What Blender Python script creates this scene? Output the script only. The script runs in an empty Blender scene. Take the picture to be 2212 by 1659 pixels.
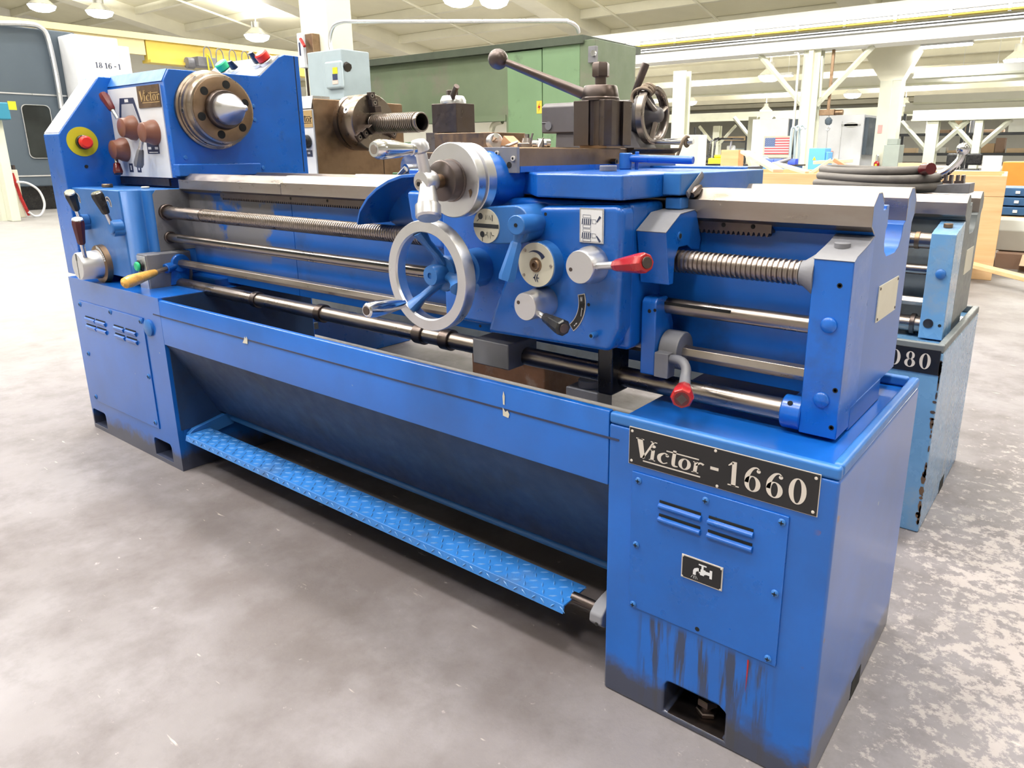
import bpy, bmesh, math, random
from mathutils import Vector, Matrix
from mathutils.geometry import tessellate_polygon

random.seed(7)
sc = bpy.context.scene
COL = sc.collection
PI = math.pi

# ---------------------------------------------------------------- camera, world, exposure
cam_d = bpy.data.cameras.new('camera')
cam = bpy.data.objects.new('camera', cam_d)
COL.objects.link(cam)
sc.camera = cam
cam_d.sensor_fit = 'HORIZONTAL'
cam_d.sensor_width = 36.0
cam_d.lens = 25.3194
cam_d.shift_x = -0.04066
cam_d.shift_y = -0.03530
cam_d.clip_start = 0.02
cam_d.clip_end = 300
cam.matrix_world = Matrix(((0.798832, -0.156018, 0.580970, 0.239889), (0.601550, 0.210639, -0.770564, -0.995688), (-0.002153, 0.965034, 0.262118, 1.000000), (0.000000, 0.000000, 0.000000, 1.000000)))

world = bpy.data.worlds.new('world')
sc.world = world
world.use_nodes = True
world.node_tree.nodes['Background'].inputs[0].default_value = (0.85, 0.92, 1.0, 1)
world.node_tree.nodes['Background'].inputs[1].default_value = 1.0

sc.view_settings.view_transform = 'Standard'
sc.view_settings.look = 'None'
sc.view_settings.gamma = 1.0
sc.view_settings.use_curve_mapping = False
sc.view_settings.exposure = -0.6
LAMP_W = 420.0          # light of one high-bay lamp
sc.cycles.use_denoising = True
sc.cycles.max_bounces = 8
sc.cycles.diffuse_bounces = 4
sc.cycles.glossy_bounces = 4
sc.cycles.sample_clamp_indirect = 6.0
sc.cycles.caustics_reflective = False
sc.cycles.caustics_refractive = False

# ---------------------------------------------------------------- materials
MATS = {}
def _nt(name):
    m = bpy.data.materials.new(name)
    m.use_nodes = True
    nt = m.node_tree
    return m, nt, nt.nodes['Principled BSDF']

def _n(nt, t, **kw):
    n = nt.nodes.new(t)
    for k, v in kw.items():
        setattr(n, k, v)
    return n

def _coords(nt, scale=(1, 1, 1)):
    tc = _n(nt, 'ShaderNodeTexCoord')
    mp = _n(nt, 'ShaderNodeMapping')
    mp.inputs['Scale'].default_value = scale
    nt.links.new(tc.outputs['Object'], mp.inputs['Vector'])
    return mp.outputs['Vector']

def _noise(nt, vec, scale, detail=4, rough=0.55):
    n = _n(nt, 'ShaderNodeTexNoise')
    n.inputs['Scale'].default_value = scale
    n.inputs['Detail'].default_value = detail
    n.inputs['Roughness'].default_value = rough
    nt.links.new(vec, n.inputs['Vector'])
    return n.outputs['Fac']

def _range(nt, val, a, b, lo=0.0, hi=1.0):
    r = _n(nt, 'ShaderNodeMapRange')
    r.inputs['From Min'].default_value = a
    r.inputs['From Max'].default_value = b
    r.inputs['To Min'].default_value = lo
    r.inputs['To Max'].default_value = hi
    nt.links.new(val, r.inputs['Value'])
    return r.outputs['Result']

def _mix(nt, fac, a, b):
    m = _n(nt, 'ShaderNodeMix', data_type='RGBA')
    for sock, v in (('Factor', fac),):
        if hasattr(v, 'is_linked'):
            nt.links.new(v, m.inputs[0])
        else:
            m.inputs[0].default_value = v
    for idx, v in ((6, a), (7, b)):
        if hasattr(v, 'is_linked'):
            nt.links.new(v, m.inputs[idx])
        else:
            m.inputs[idx].default_value = (*v, 1)
    return m.outputs[2]

def _math(nt, op, a, b=None):
    m = _n(nt, 'ShaderNodeMath', operation=op)
    for i, v in enumerate((a, b)):
        if v is None:
            continue
        if hasattr(v, 'is_linked'):
            nt.links.new(v, m.inputs[i])
        else:
            m.inputs[i].default_value = v
    return m.outputs[0]

def _bump(nt, b, h, strength, dist=0.002):
    n = _n(nt, 'ShaderNodeBump')
    n.inputs['Strength'].default_value = strength
    n.inputs['Distance'].default_value = dist
    nt.links.new(h, n.inputs['Height'])
    nt.links.new(n.outputs['Normal'], b.inputs['Normal'])

def paint(name, c, rough=0.4, var=0.25, dirt=0.0, dirt_c=(0.03, 0.028, 0.025), bump=0.15, metal=0.0, scale=4.0, coat=0.0):
    """Painted or plain surface: colour wanders a little, with optional soft grime patches."""
    if name in MATS:
        return MATS[name]
    m, nt, b = _nt(name)
    v = _coords(nt)
    n1 = _noise(nt, v, scale, 5)
    c2 = tuple(x * (1 - var) for x in c)
    col = _mix(nt, _range(nt, n1, 0.35, 0.7), c, c2)
    if dirt:
        n2 = _noise(nt, v, scale * 1.7, 8, 0.65)
        col = _mix(nt, _range(nt, n2, 0.62 - dirt * 0.25, 0.78, 0, 0.75), col, dirt_c)
    nt.links.new(col, b.inputs['Base Color'])
    n3 = _noise(nt, v, scale * 6, 4)
    nt.links.new(_range(nt, n3, 0.3, 0.7, rough * 0.85, min(1, rough * 1.2)), b.inputs['Roughness'])
    b.inputs['Metallic'].default_value = metal
    if coat:
        b.inputs['Coat Weight'].default_value = coat
        b.inputs['Coat Roughness'].default_value = 0.2
    if bump:
        _bump(nt, b, _noise(nt, v, 160, 3), bump, 0.0012)
    MATS[name] = m
    return m

def steel(name, c, rough=0.35, stain=0.3, stain_c=(0.16, 0.11, 0.07), metal=1.0, scale=6.0, streak=(1, 1, 1)):
    """Machined metal with oil and rust staining."""
    if name in MATS:
        return MATS[name]
    m, nt, b = _nt(name)
    v = _coords(nt, streak)
    n1 = _noise(nt, v, scale, 7, 0.6)
    col = _mix(nt, _range(nt, n1, 0.62 - stain * 0.4, 0.8), c, stain_c)
    nt.links.new(col, b.inputs['Base Color'])
    n2 = _noise(nt, v, scale * 5, 4)
    nt.links.new(_range(nt, n2, 0.3, 0.7, rough * 0.75, rough * 1.35), b.inputs['Roughness'])
    b.inputs['Metallic'].default_value = metal
    _bump(nt, b, _noise(nt, v, 220, 2), 0.06, 0.001)
    MATS[name] = m
    return m

def glow(name, c, s):
    if name in MATS:
        return MATS[name]
    m, nt, b = _nt(name)
    b.inputs['Base Color'].default_value = (*c, 1)
    b.inputs['Emission Color'].default_value = (*c, 1)
    b.inputs['Emission Strength'].default_value = s
    MATS[name] = m
    return m

def cabinet_paint():
    """Blue cabinet paint with oily drips under the cover, a scuffed kick band and chipped corner edge."""
    m, nt, b = _nt('cabinet_blue')
    tc = _n(nt, 'ShaderNodeTexCoord')
    sep = _n(nt, 'ShaderNodeSeparateXYZ')
    nt.links.new(tc.outputs['Object'], sep.inputs[0])
    X, Y, Z = sep.outputs[0], sep.outputs[1], sep.outputs[2]
    v = tc.outputs['Object']
    base = _mix(nt, _range(nt, _noise(nt, v, 3.5, 5), 0.35, 0.7), BLUE, BLUE_D)
    # drips: noise stretched along z, between z 0.02 and 0.2, only on the tailstock cabinet
    mp = _n(nt, 'ShaderNodeMapping')
    mp.inputs['Scale'].default_value = (75, 75, 5)
    nt.links.new(v, mp.inputs['Vector'])
    dr = _range(nt, _noise(nt, mp.outputs[0], 1.0, 5, 0.62), 0.47, 0.58)
    dz = _math(nt, 'MULTIPLY', _range(nt, Z, 0.205, 0.19), _range(nt, Z, 0.0, 0.12, 0.55, 1))
    dx = _math(nt, 'MULTIPLY', _range(nt, X, ROOTX(-0.325), ROOTX(-0.30)), _range(nt, X, ROOTX(-0.06), ROOTX(-0.09)))
    drip = _math(nt, 'MULTIPLY', _math(nt, 'MULTIPLY', dr, dz), dx)
    col = _mix(nt, _math(nt, 'MULTIPLY', drip, 0.85), base, (0.035, 0.035, 0.035))
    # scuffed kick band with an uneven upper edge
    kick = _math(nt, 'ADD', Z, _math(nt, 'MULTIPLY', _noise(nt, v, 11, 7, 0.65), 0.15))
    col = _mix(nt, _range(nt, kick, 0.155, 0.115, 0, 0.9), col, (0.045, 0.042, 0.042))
    # chips
    ch = _range(nt, _noise(nt, v, 34, 3, 0.5), 0.66, 0.68)
    edge = _math(nt, 'MULTIPLY', _range(nt, X, ROOTX(-0.03), ROOTX(-0.004)), _range(nt, Y, ROOTY(0.03), ROOTY(0.008)))
    col = _mix(nt, _math(nt, 'MULTIPLY', ch, edge), col, (0.16, 0.06, 0.03))
    ch2 = _range(nt, _noise(nt, v, 26, 2, 0.4), 0.775, 0.785)
    col = _mix(nt, _math(nt, 'MULTIPLY', ch2, 0.6), col, (0.35, 0.42, 0.38))
    nt.links.new(col, b.inputs['Base Color'])
    b.inputs['Roughness'].default_value = 0.28
    b.inputs['Coat Weight'].default_value = 0.30
    b.inputs['Coat Roughness'].default_value = 0.16
    MATS['cabinet'] = m
    return m

def floor_mat():
    m, nt, b = _nt('stained_concrete')
    v = _coords(nt)
    tc = _n(nt, 'ShaderNodeTexCoord')
    sep = _n(nt, 'ShaderNodeSeparateXYZ')
    nt.links.new(tc.outputs['Object'], sep.inputs[0])
    big = _noise(nt, v, 0.9, 5, 0.6)
    mid = _noise(nt, v, 5, 8, 0.7)
    col = _mix(nt, _range(nt, big, 0.35, 0.68), (0.25, 0.232, 0.247), (0.155, 0.135, 0.140))
    col = _mix(nt, _range(nt, mid, 0.45, 0.75, 0, 0.6), col, (0.085, 0.07, 0.068))
    # cleaner, paler slab away from the machines
    far = _math(nt, 'MAXIMUM', _range(nt, sep.outputs[0], -3.2, -5.5), _range(nt, sep.outputs[1], 3.0, 6.0))
    col = _mix(nt, _math(nt, 'MULTIPLY', far, 0.8), col, (0.285, 0.275, 0.262))
    # brown oil tone that also paints the front lathe's shadow on the floor
    shade_edge = _math(nt, 'MULTIPLY', _range(nt, sep.outputs[1], -0.80, -0.25), _range(nt, sep.outputs[0], -0.25, -0.55))
    shade_band = _math(nt, 'MULTIPLY', shade_edge, _range(nt, _math(nt, 'ADD', sep.outputs[0], _math(nt, 'MULTIPLY', big, 0.6)), -2.0, -1.6))
    oil = _math(nt, 'MULTIPLY', shade_band, _range(nt, _noise(nt, v, 2.2, 5, 0.6), 0.3, 0.55))
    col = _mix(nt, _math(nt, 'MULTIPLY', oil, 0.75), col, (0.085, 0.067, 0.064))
    # worn, flaking coating: denser beyond the tailstock end
    fl = _noise(nt, v, 24, 10, 0.75)
    bigw = _noise(nt, v, 1.6, 3, 0.5)
    wear = _math(nt, 'MULTIPLY', _range(nt, sep.outputs[0], -0.35, 0.35, 0.0, 1.0), _range(nt, sep.outputs[1], 2.6, 1.2, 0.15, 1.0))
    thr = _math(nt, 'ADD', fl, _math(nt, 'MULTIPLY', wear, _range(nt, bigw, 0.3, 0.6, 0.10, 0.26)))
    col = _mix(nt, _range(nt, thr, 0.64, 0.70, 0, 0.68), col, (0.47, 0.415, 0.395))
    # small pale scratches
    mp = _n(nt, 'ShaderNodeMapping')
    mp.inputs['Scale'].default_value = (9, 60, 1)
    mp.inputs['Rotation'].default_value = (0, 0, 0.9)
    nt.links.new(v, mp.inputs['Vector'])
    scn = _noise(nt, mp.outputs[0], 1.0, 3)
    col = _mix(nt, _range(nt, scn, 0.70, 0.74, 0, 0.5), col, (0.66, 0.60, 0.52))
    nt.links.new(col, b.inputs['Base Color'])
    nt.links.new(_range(nt, mid, 0.3, 0.7, 0.5, 0.75), b.inputs['Roughness'])
    _bump(nt, b, thr, 0.25, 0.004)
    return m

def wood_mat(name, c, c2):
    if name in MATS:
        return MATS[name]
    m, nt, b = _nt(name)
    v = _coords(nt, (1.2, 9, 14))
    col = _mix(nt, _range(nt, _noise(nt, v, 1.6, 6, 0.6), 0.3, 0.7), c, c2)
    nt.links.new(col, b.inputs['Base Color'])
    b.inputs['Roughness'].default_value = 0.65
    MATS[name] = m
    return m

def bed_mat():
    """Blue bed casting whose paint has worn to grey-beige filler near the headstock."""
    m, nt, b = _nt('bed_blue_worn')
    tc = _n(nt, 'ShaderNodeTexCoord')
    sep = _n(nt, 'ShaderNodeSeparateXYZ')
    nt.links.new(tc.outputs['Object'], sep.inputs[0])
    v = tc.outputs['Object']
    col = _mix(nt, _range(nt, _noise(nt, v, 3.2, 6), 0.35, 0.7), BLUE, BLUE_D)
    worn = _math(nt, 'ADD', _noise(nt, v, 3.6, 8, 0.62), _range(nt, sep.outputs[0], ROOTX(-1.35), ROOTX(-2.0), -0.12, 0.20))
    wz = _math(nt, 'MULTIPLY', _range(nt, sep.outputs[2], 0.66, 0.70), _range(nt, sep.outputs[2], 0.875, 0.865))
    col = _mix(nt, _math(nt, 'MULTIPLY', _range(nt, worn, 0.60, 0.64, 0, 0.9), wz), col, (0.20, 0.185, 0.17))
    oil = _noise(nt, v, 5.5, 8, 0.65)
    col = _mix(nt, _range(nt, oil, 0.58, 0.75, 0, 0.6), col, (0.02, 0.035, 0.06))
    nt.links.new(col, b.inputs['Base Color'])
    b.inputs['Roughness'].default_value = 0.36
    b.inputs['Coat Weight'].default_value = 0.25
    b.inputs['Coat Roughness'].default_value = 0.2
    return m

RX, RY = -1.35, 0.27            # base of the front lathe
def ROOTX(x): return x - RX
def ROOTY(y): return y - RY
BLUE = (0.005, 0.118, 0.52)
BLUE_D = (0.006, 0.088, 0.37)
M_CAB = cabinet_paint()
M_BLUE = paint('machine_blue', BLUE, 0.30, 0.28, 0.12, (0.03, 0.06, 0.12), coat=0.25)
M_GRIME_SHADE = paint('navy_grime_and_shade', (0.014, 0.045, 0.13), 0.5, 0.4, 0.5, (0.02, 0.02, 0.022))  # grimy navy, darkened further so the pan's shade is in the colour
M_BLUE_L = paint('light_blue_enamel', (0.028, 0.155, 0.48), 0.36, 0.2, 0.1, (0.05, 0.08, 0.13))
M_BED = bed_mat()
M_STEEL = steel('ground_steel', (0.40, 0.36, 0.34), 0.34, 0.4, (0.27, 0.20, 0.155), scale=3.0, streak=(0.6, 2, 2))
M_ROD = steel('rod_steel', (0.30, 0.26, 0.24), 0.30, 0.3, (0.19, 0.145, 0.115), scale=2, streak=(1, 2, 2))
M_DARK = steel('oiled_dark_steel', (0.115, 0.095, 0.092), 0.36, 0.5, (0.11, 0.08, 0.065), scale=9)
M_BROWN = steel('brown_oiled_steel', (0.30, 0.205, 0.135), 0.42, 0.5, (0.18, 0.115, 0.07), scale=7)
M_ALU = steel('cast_aluminium', (0.66, 0.66, 0.69), 0.36, 0.1, (0.6, 0.58, 0.57))
M_CHROME = steel('polished_chrome', (0.70, 0.71, 0.75), 0.16, 0.0, (0.7, 0.7, 0.7))
M_GREY = paint('grey_casting', (0.20, 0.20, 0.225), 0.5, 0.3, 0.2)
M_BLACK = paint('black_plastic', (0.012, 0.012, 0.014), 0.28, 0.2, bump=0.05)
M_HOLE = paint('dark_hole', (0.004, 0.004, 0.004), 0.9, 0.0, bump=0)
M_MAROON = paint('maroon_plastic', (0.10, 0.012, 0.016), 0.22, 0.2, bump=0.03)
M_RED = paint('red_plastic', (0.42, 0.018, 0.02), 0.25, 0.3, bump=0.03)
M_REDB = paint('bright_red_button', (0.80, 0.03, 0.02), 0.4, 0.1, bump=0.03)
M_YEL = paint('yellow_label', (0.62, 0.55, 0.02), 0.5, 0.12, bump=0.0)
M_AMBER = paint('amber_plastic', (0.78, 0.42, 0.10), 0.25, 0.35, 0.25, (0.2, 0.1, 0.05), bump=0.03, scale=20)
M_TERRA = paint('brown_plastic_knob', (0.22, 0.085, 0.055), 0.35, 0.2, bump=0.05)
M_WHITE = paint('white_enamel', (0.72, 0.73, 0.76), 0.45, 0.06, bump=0.0)
M_CREAM = paint('cream_plate', (0.66, 0.63, 0.52), 0.45, 0.1, bump=0.0)
M_PLATEBLK = paint('black_plate_paint', (0.010, 0.010, 0.012), 0.35, 0.3, bump=0.05)
M_LETTER = paint('silver_lettering', (0.62, 0.57, 0.52), 0.4, 0.15, bump=0.0)
M_GOLD = paint('gold_lettering', (0.50, 0.33, 0.14), 0.4, 0.2, bump=0.0)
M_PRINT = paint('black_print', (0.015, 0.018, 0.025), 0.5, 0.0, bump=0.0)
M_NAVY = paint('navy_print', (0.02, 0.03, 0.08), 0.5, 0.0, bump=0.0)
M_GREEN = paint('green_button', (0.02, 0.50, 0.22), 0.4, 0.1, bump=0.0)
M_TREAD = paint('tread_blue', (0.035, 0.20, 0.60), 0.30, 0.25, 0.2, (0.10, 0.12, 0.14))
M_TREADW = paint('worn_tread_blue', (0.11, 0.30, 0.66), 0.28, 0.2, 0.0)
M_LB = paint('pale_blue_chipped', (0.15, 0.33, 0.58), 0.26, 0.2, 0.25, (0.36, 0.35, 0.31), scale=3.2, coat=0.35, bump=0.0)
M_LBD = paint('grey_blue_oily', (0.17, 0.19, 0.20), 0.42, 0.35, 0.4, (0.07, 0.06, 0.05), scale=7)
M_GREEN2 = paint("dark_green_paint", (0.04, 0.13, 0.05), 0.5, 0.3)
M_RUBBER = paint('grey_rubber', (0.17, 0.155, 0.145), 0.6, 0.2, 0.2)
M_WOOD = wood_mat('pale_pine', (0.80, 0.54, 0.29), (0.66, 0.41, 0.20))
M_PLY = wood_mat('orange_plywood', (0.66, 0.36, 0.20), (0.54, 0.28, 0.15))
M_GALV = steel('galvanised_pipe', (0.75, 0.76, 0.78), 0.35, 0.1, (0.6, 0.6, 0.6))
M_ROPE = paint('jute_rope', (0.30, 0.23, 0.17), 0.8, 0.35, scale=40)

# ---------------------------------------------------------------- mesh helpers
OFF = {}
class MB:
    def __init__(s):
        s.v, s.f, s.mi, s.cur = [], [], [], 0
    def mat(s, i):
        s.cur = i
        return s
    def add(s, vs, fs):
        o = len(s.v)
        s.v += [tuple(p) for p in vs]
        for f in fs:
            s.f.append([o + i for i in f])
            s.mi.append(s.cur)
        return s
    def box(s, x0, x1, y0, y1, z0, z1):
        x0, x1 = min(x0, x1), max(x0, x1)
        y0, y1 = min(y0, y1), max(y0, y1)
        z0, z1 = min(z0, z1), max(z0, z1)
        v = [(x, y, z) for z in (z0, z1) for y in (y0, y1) for x in (x0, x1)]
        return s.add(v, [(0, 2, 3, 1), (4, 5, 7, 6), (0, 1, 5, 4), (2, 6, 7, 3), (0, 4, 6, 2), (1, 3, 7, 5)])
    def plate(s, axis, a, b, outer, holes=(), caps=(True, True)):
        """Extrude a 2D outline (with holes) along an axis. axis x: (y,z); y: (x,z); z: (x,y)."""
        def P(u, v, t):
            return (t, u, v) if axis == 'x' else (u, t, v) if axis == 'y' else (u, v, t)
        loops = [list(outer)] + [list(h) for h in holes]
        flat = [p for l in loops for p in l]
        n = len(flat)
        tris = tessellate_polygon([[Vector((p[0], p[1], 0)) for p in l] for l in loops]) if (holes or len(outer) > 4) else None
        vs = [P(p[0], p[1], a) for p in flat] + [P(p[0], p[1], b) for p in flat]
        fs = []
        area = sum(outer[i][0] * outer[(i + 1) % len(outer)][1] - outer[(i + 1) % len(outer)][0] * outer[i][1] for i in range(len(outer)))
        flip = (area > 0) != (axis == 'y')
        if b < a:
            flip = not flip
        if tris is None:
            q = tuple(range(len(outer)))
            capf = [q]
        elif not holes:
            capf = [tuple(range(len(outer)))]
        else:
            capf = []
            for t in tris:
                p, q, r = (flat[i] for i in t)
                ar = (q[0] - p[0]) * (r[1] - p[1]) - (r[0] - p[0]) * (q[1] - p[1])
                capf.append(tuple(t) if (ar > 0) == (area > 0) else tuple(reversed(t)))
        for c in capf:
            lo = tuple(reversed(c)) if flip else c
            hi = c if flip else tuple(reversed(c))
            if caps[0]:
                fs.append(lo)
            if caps[1]:
                fs.append(tuple(i + n for i in hi))
        o = 0
        for l in loops:
            k = len(l)
            for i in range(k):
                j = (i + 1) % k
                q = (o + i, o + j, o + j + n, o + i + n)
                fs.append(q if not flip else tuple(reversed(q)))
            o += k
        return s.add(vs, fs)
    def tube(s, pts, r, n=12, caps=True, closed=False, ell=None):
        pts = [Vector(p) for p in pts]
        k = len(pts)
        rs = r if isinstance(r, (list, tuple)) else [r] * k
        tang = []
        for i in range(k):
            if closed:
                t = pts[(i + 1) % k] - pts[i - 1]
            else:
                t = pts[min(i + 1, k - 1)] - pts[max(i - 1, 0)]
            tang.append(t.normalized())
        ref = Vector((0, 0, 1)) if abs(tang[0].z) < 0.9 else Vector((1, 0, 0))
        u = tang[0].cross(ref).normalized()
        vs, fs = [], []
        for i in range(k):
            t = tang[i]
            u = (u - t * u.dot(t)).normalized()
            w = t.cross(u)
            for j in range(n):
                a = 2 * PI * j / n
                e = ell or (1, 1)
                vs.append(pts[i] + (u * math.cos(a) * e[0] + w * math.sin(a) * e[1]) * rs[i])
        m = k if closed else k - 1
        for i in range(m):
            i2 = (i + 1) % k
            for j in range(n):
                j2 = (j + 1) % n
                fs.append((i * n + j, i * n + j2, i2 * n + j2, i2 * n + j))
        if caps and not closed:
            fs.append(tuple(reversed(range(n))))
            fs.append(tuple((k - 1) * n + j for j in range(n)))
        return s.add(vs, fs)
    def rev(s, origin, axis, prof, n=32, phase=0.0, closed=False):
        """Revolve (t, r) pairs about an axis through origin."""
        o, a = Vector(origin), Vector(axis).normalized()
        ref = Vector((0, 0, 1)) if abs(a.z) < 0.9 else Vector((1, 0, 0))
        u = a.cross(ref).normalized()
        w = a.cross(u)
        vs, fs, rows = [], [], []
        for t, r in prof:
            if r < 1e-7:
                rows.append([len(vs)])
                vs.append(o + a * t)
            else:
                row = []
                for j in range(n):
                    an = 2 * PI * j / n + phase
                    row.append(len(vs))
                    vs.append(o + a * t + (u * math.cos(an) + w * math.sin(an)) * r)
                rows.append(row)
        seq = list(zip(rows[:-1], rows[1:]))
        if closed:
            seq.append((rows[-1], rows[0]))
        for A, B in seq:
            for j in range(n):
                j2 = (j + 1) % n
                if len(A) == 1 and len(B) == 1:
                    continue
                if len(A) == 1:
                    fs.append((A[0], B[j2], B[j]))
                elif len(B) == 1:
                    fs.append((A[j], A[j2], B[0]))
                else:
                    fs.append((A[j], A[j2], B[j2], B[j]))
        return s.add(vs, fs)
    def cyl(s, p0, p1, r0, r1=None, n=24, ch=0.0, phase=0.0):
        p0, p1 = Vector(p0), Vector(p1)
        L = (p1 - p0).length
        r1 = r0 if r1 is None else r1
        if ch:
            prof = [(0, 0), (0, r0 - ch), (ch, r0), (L - ch, r1), (L, r1 - ch), (L, 0)]
        else:
            prof = [(0, 0), (0, r0), (L, r1), (L, 0)]
        return s.rev(p0, p1 - p0, prof, n, phase)
    def ball(s, c, r, n=20):
        k = n // 2
        return s.rev((c[0], c[1], c[2]), (0, 0, 1), [(-r * math.cos(PI * i / k), r * math.sin(PI * i / k) if 0 < i < k else 0) for i in range(k + 1)], n)
    def flat(s, y, quads):
        """Flat print on an upright face looking towards -y: polygons of (x, z)."""
        for q in quads:
            ar = sum(q[i][0] * q[(i + 1) % len(q)][1] - q[(i + 1) % len(q)][0] * q[i][1] for i in range(len(q)))
            q = q if ar > 0 else list(reversed(q))
            s.add([(p[0], y, p[1]) for p in q], [tuple(range(len(q)))])
        return s
    def build(s, name, mats, parent=None, bevel=0.0, seg=2, smooth=40, kind=None):
        me = bpy.data.meshes.new(name)
        off = OFF.get(parent.name, Vector((0, 0, 0))) if parent is not None else Vector((0, 0, 0))
        me.from_pydata([(p[0] - off.x, p[1] - off.y, p[2] - off.z) for p in s.v], [], s.f)
        mats = mats if isinstance(mats, (list, tuple)) else [mats]
        for m in mats:
            me.materials.append(m)
        me.polygons.foreach_set('material_index', s.mi)
        bm = bmesh.new()
        bm.from_mesh(me)
        bmesh.ops.recalc_face_normals(bm, faces=bm.faces)
        bm.to_mesh(me)
        bm.free()
        me.polygons.foreach_set('use_smooth', [True] * len(me.polygons))
        me.update()
        me.set_sharp_from_angle(angle=math.radians(smooth))
        o = bpy.data.objects.new(name, me)
        COL.objects.link(o)
        if parent is not None:
            o.parent = parent
        OFF[o.name] = off
        if bevel:
            b = o.modifiers.new('bevel', 'BEVEL')
            b.width = bevel
            b.segments = seg
            b.limit_method = 'ANGLE'
            b.angle_limit = math.radians(35)
            b.harden_normals = True
        if kind:
            o['kind'] = kind
        return o

def thing(name, loc, label, cat, group=None):
    o = bpy.data.objects.new(name, None)
    o.empty_display_size = 0.1
    COL.objects.link(o)
    o.location = loc
    OFF[o.name] = Vector(loc)
    o['label'] = label
    o['category'] = cat
    if group:
        o['group'] = group
    return o

def tag(o, label, cat, group=None):
    o['label'] = label
    o['category'] = cat
    if group:
        o['group'] = group
    return o

def recentre(o, loc):
    """Move a one-mesh thing's origin to its base without moving its surface."""
    d = Vector(loc)
    o.data.transform(Matrix.Translation(-d))
    o.location = d
    OFF[o.name] = d
    return o

def single(mb, name, mats, loc, label, cat, group=None, **kw):
    return tag(recentre(mb.build(name, mats, None, **kw), loc), label, cat, group)

def struct(mb, name, mats, parent=None, **kw):
    o = mb.build(name, mats, parent, **kw)
    if parent is None:
        o['kind'] = 'structure'
    return o

def circ(cx, cy, r, n=16, a0=0.0, a1=2 * PI, ry=None):
    ry = r if ry is None else ry
    full = abs(a1 - a0 - 2 * PI) < 1e-6
    m = n if full else n + 1
    return [(cx + r * math.cos(a0 + (a1 - a0) * i / n), cy + ry * math.sin(a0 + (a1 - a0) * i / n)) for i in range(m)]

def capsule(x0, z0, x1, z1, r, n=10):
    a = math.atan2(z1 - z0, x1 - x0)
    return circ(x1, z1, r, n, a - PI / 2, a + PI / 2) + circ(x0, z0, r, n, a + PI / 2, a + 3 * PI / 2)

# ---- lettering: strokes and rings in a unit-high box, laid flat on a plate
def ring(cx, cy, rx, ry, ix, iy, n=28):
    o, i = circ(cx, cy, rx, n, ry=ry), circ(cx, cy, ix, n, ry=iy)
    return [[o[k], o[(k + 1) % n], i[(k + 1) % n], i[k]] for k in range(n)]

def stroke(pts):
    """Ribbon through (x, y, width)."""
    P = [Vector((p[0], p[1])) for p in pts]
    L, R = [], []
    for i, p in enumerate(P):
        t = (P[min(i + 1, len(P) - 1)] - P[max(i - 1, 0)]).normalized()
        nrm = Vector((-t.y, t.x)) * pts[i][2] / 2
        L.append(p + nrm)
        R.append(p - nrm)
    return [[tuple(L[i]), tuple(L[i + 1]), tuple(R[i + 1]), tuple(R[i])] for i in range(len(P) - 1)]

def spl(pts, k=6):
    out = []
    for i in range(len(pts) - 1):
        p0, p1, p2, p3 = pts[max(i - 1, 0)], pts[i], pts[i + 1], pts[min(i + 2, len(pts) - 1)]
        for j in range(k):
            t = j / k
            out.append(tuple(0.5 * (2 * b + (c - a) * t + (2 * a - 5 * b + 4 * c - d) * t * t + (3 * b - a - 3 * c + d) * t ** 3) for a, b, c, d in zip(p0, p1, p2, p3)))
    out.append(pts[-1])
    return out

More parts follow.
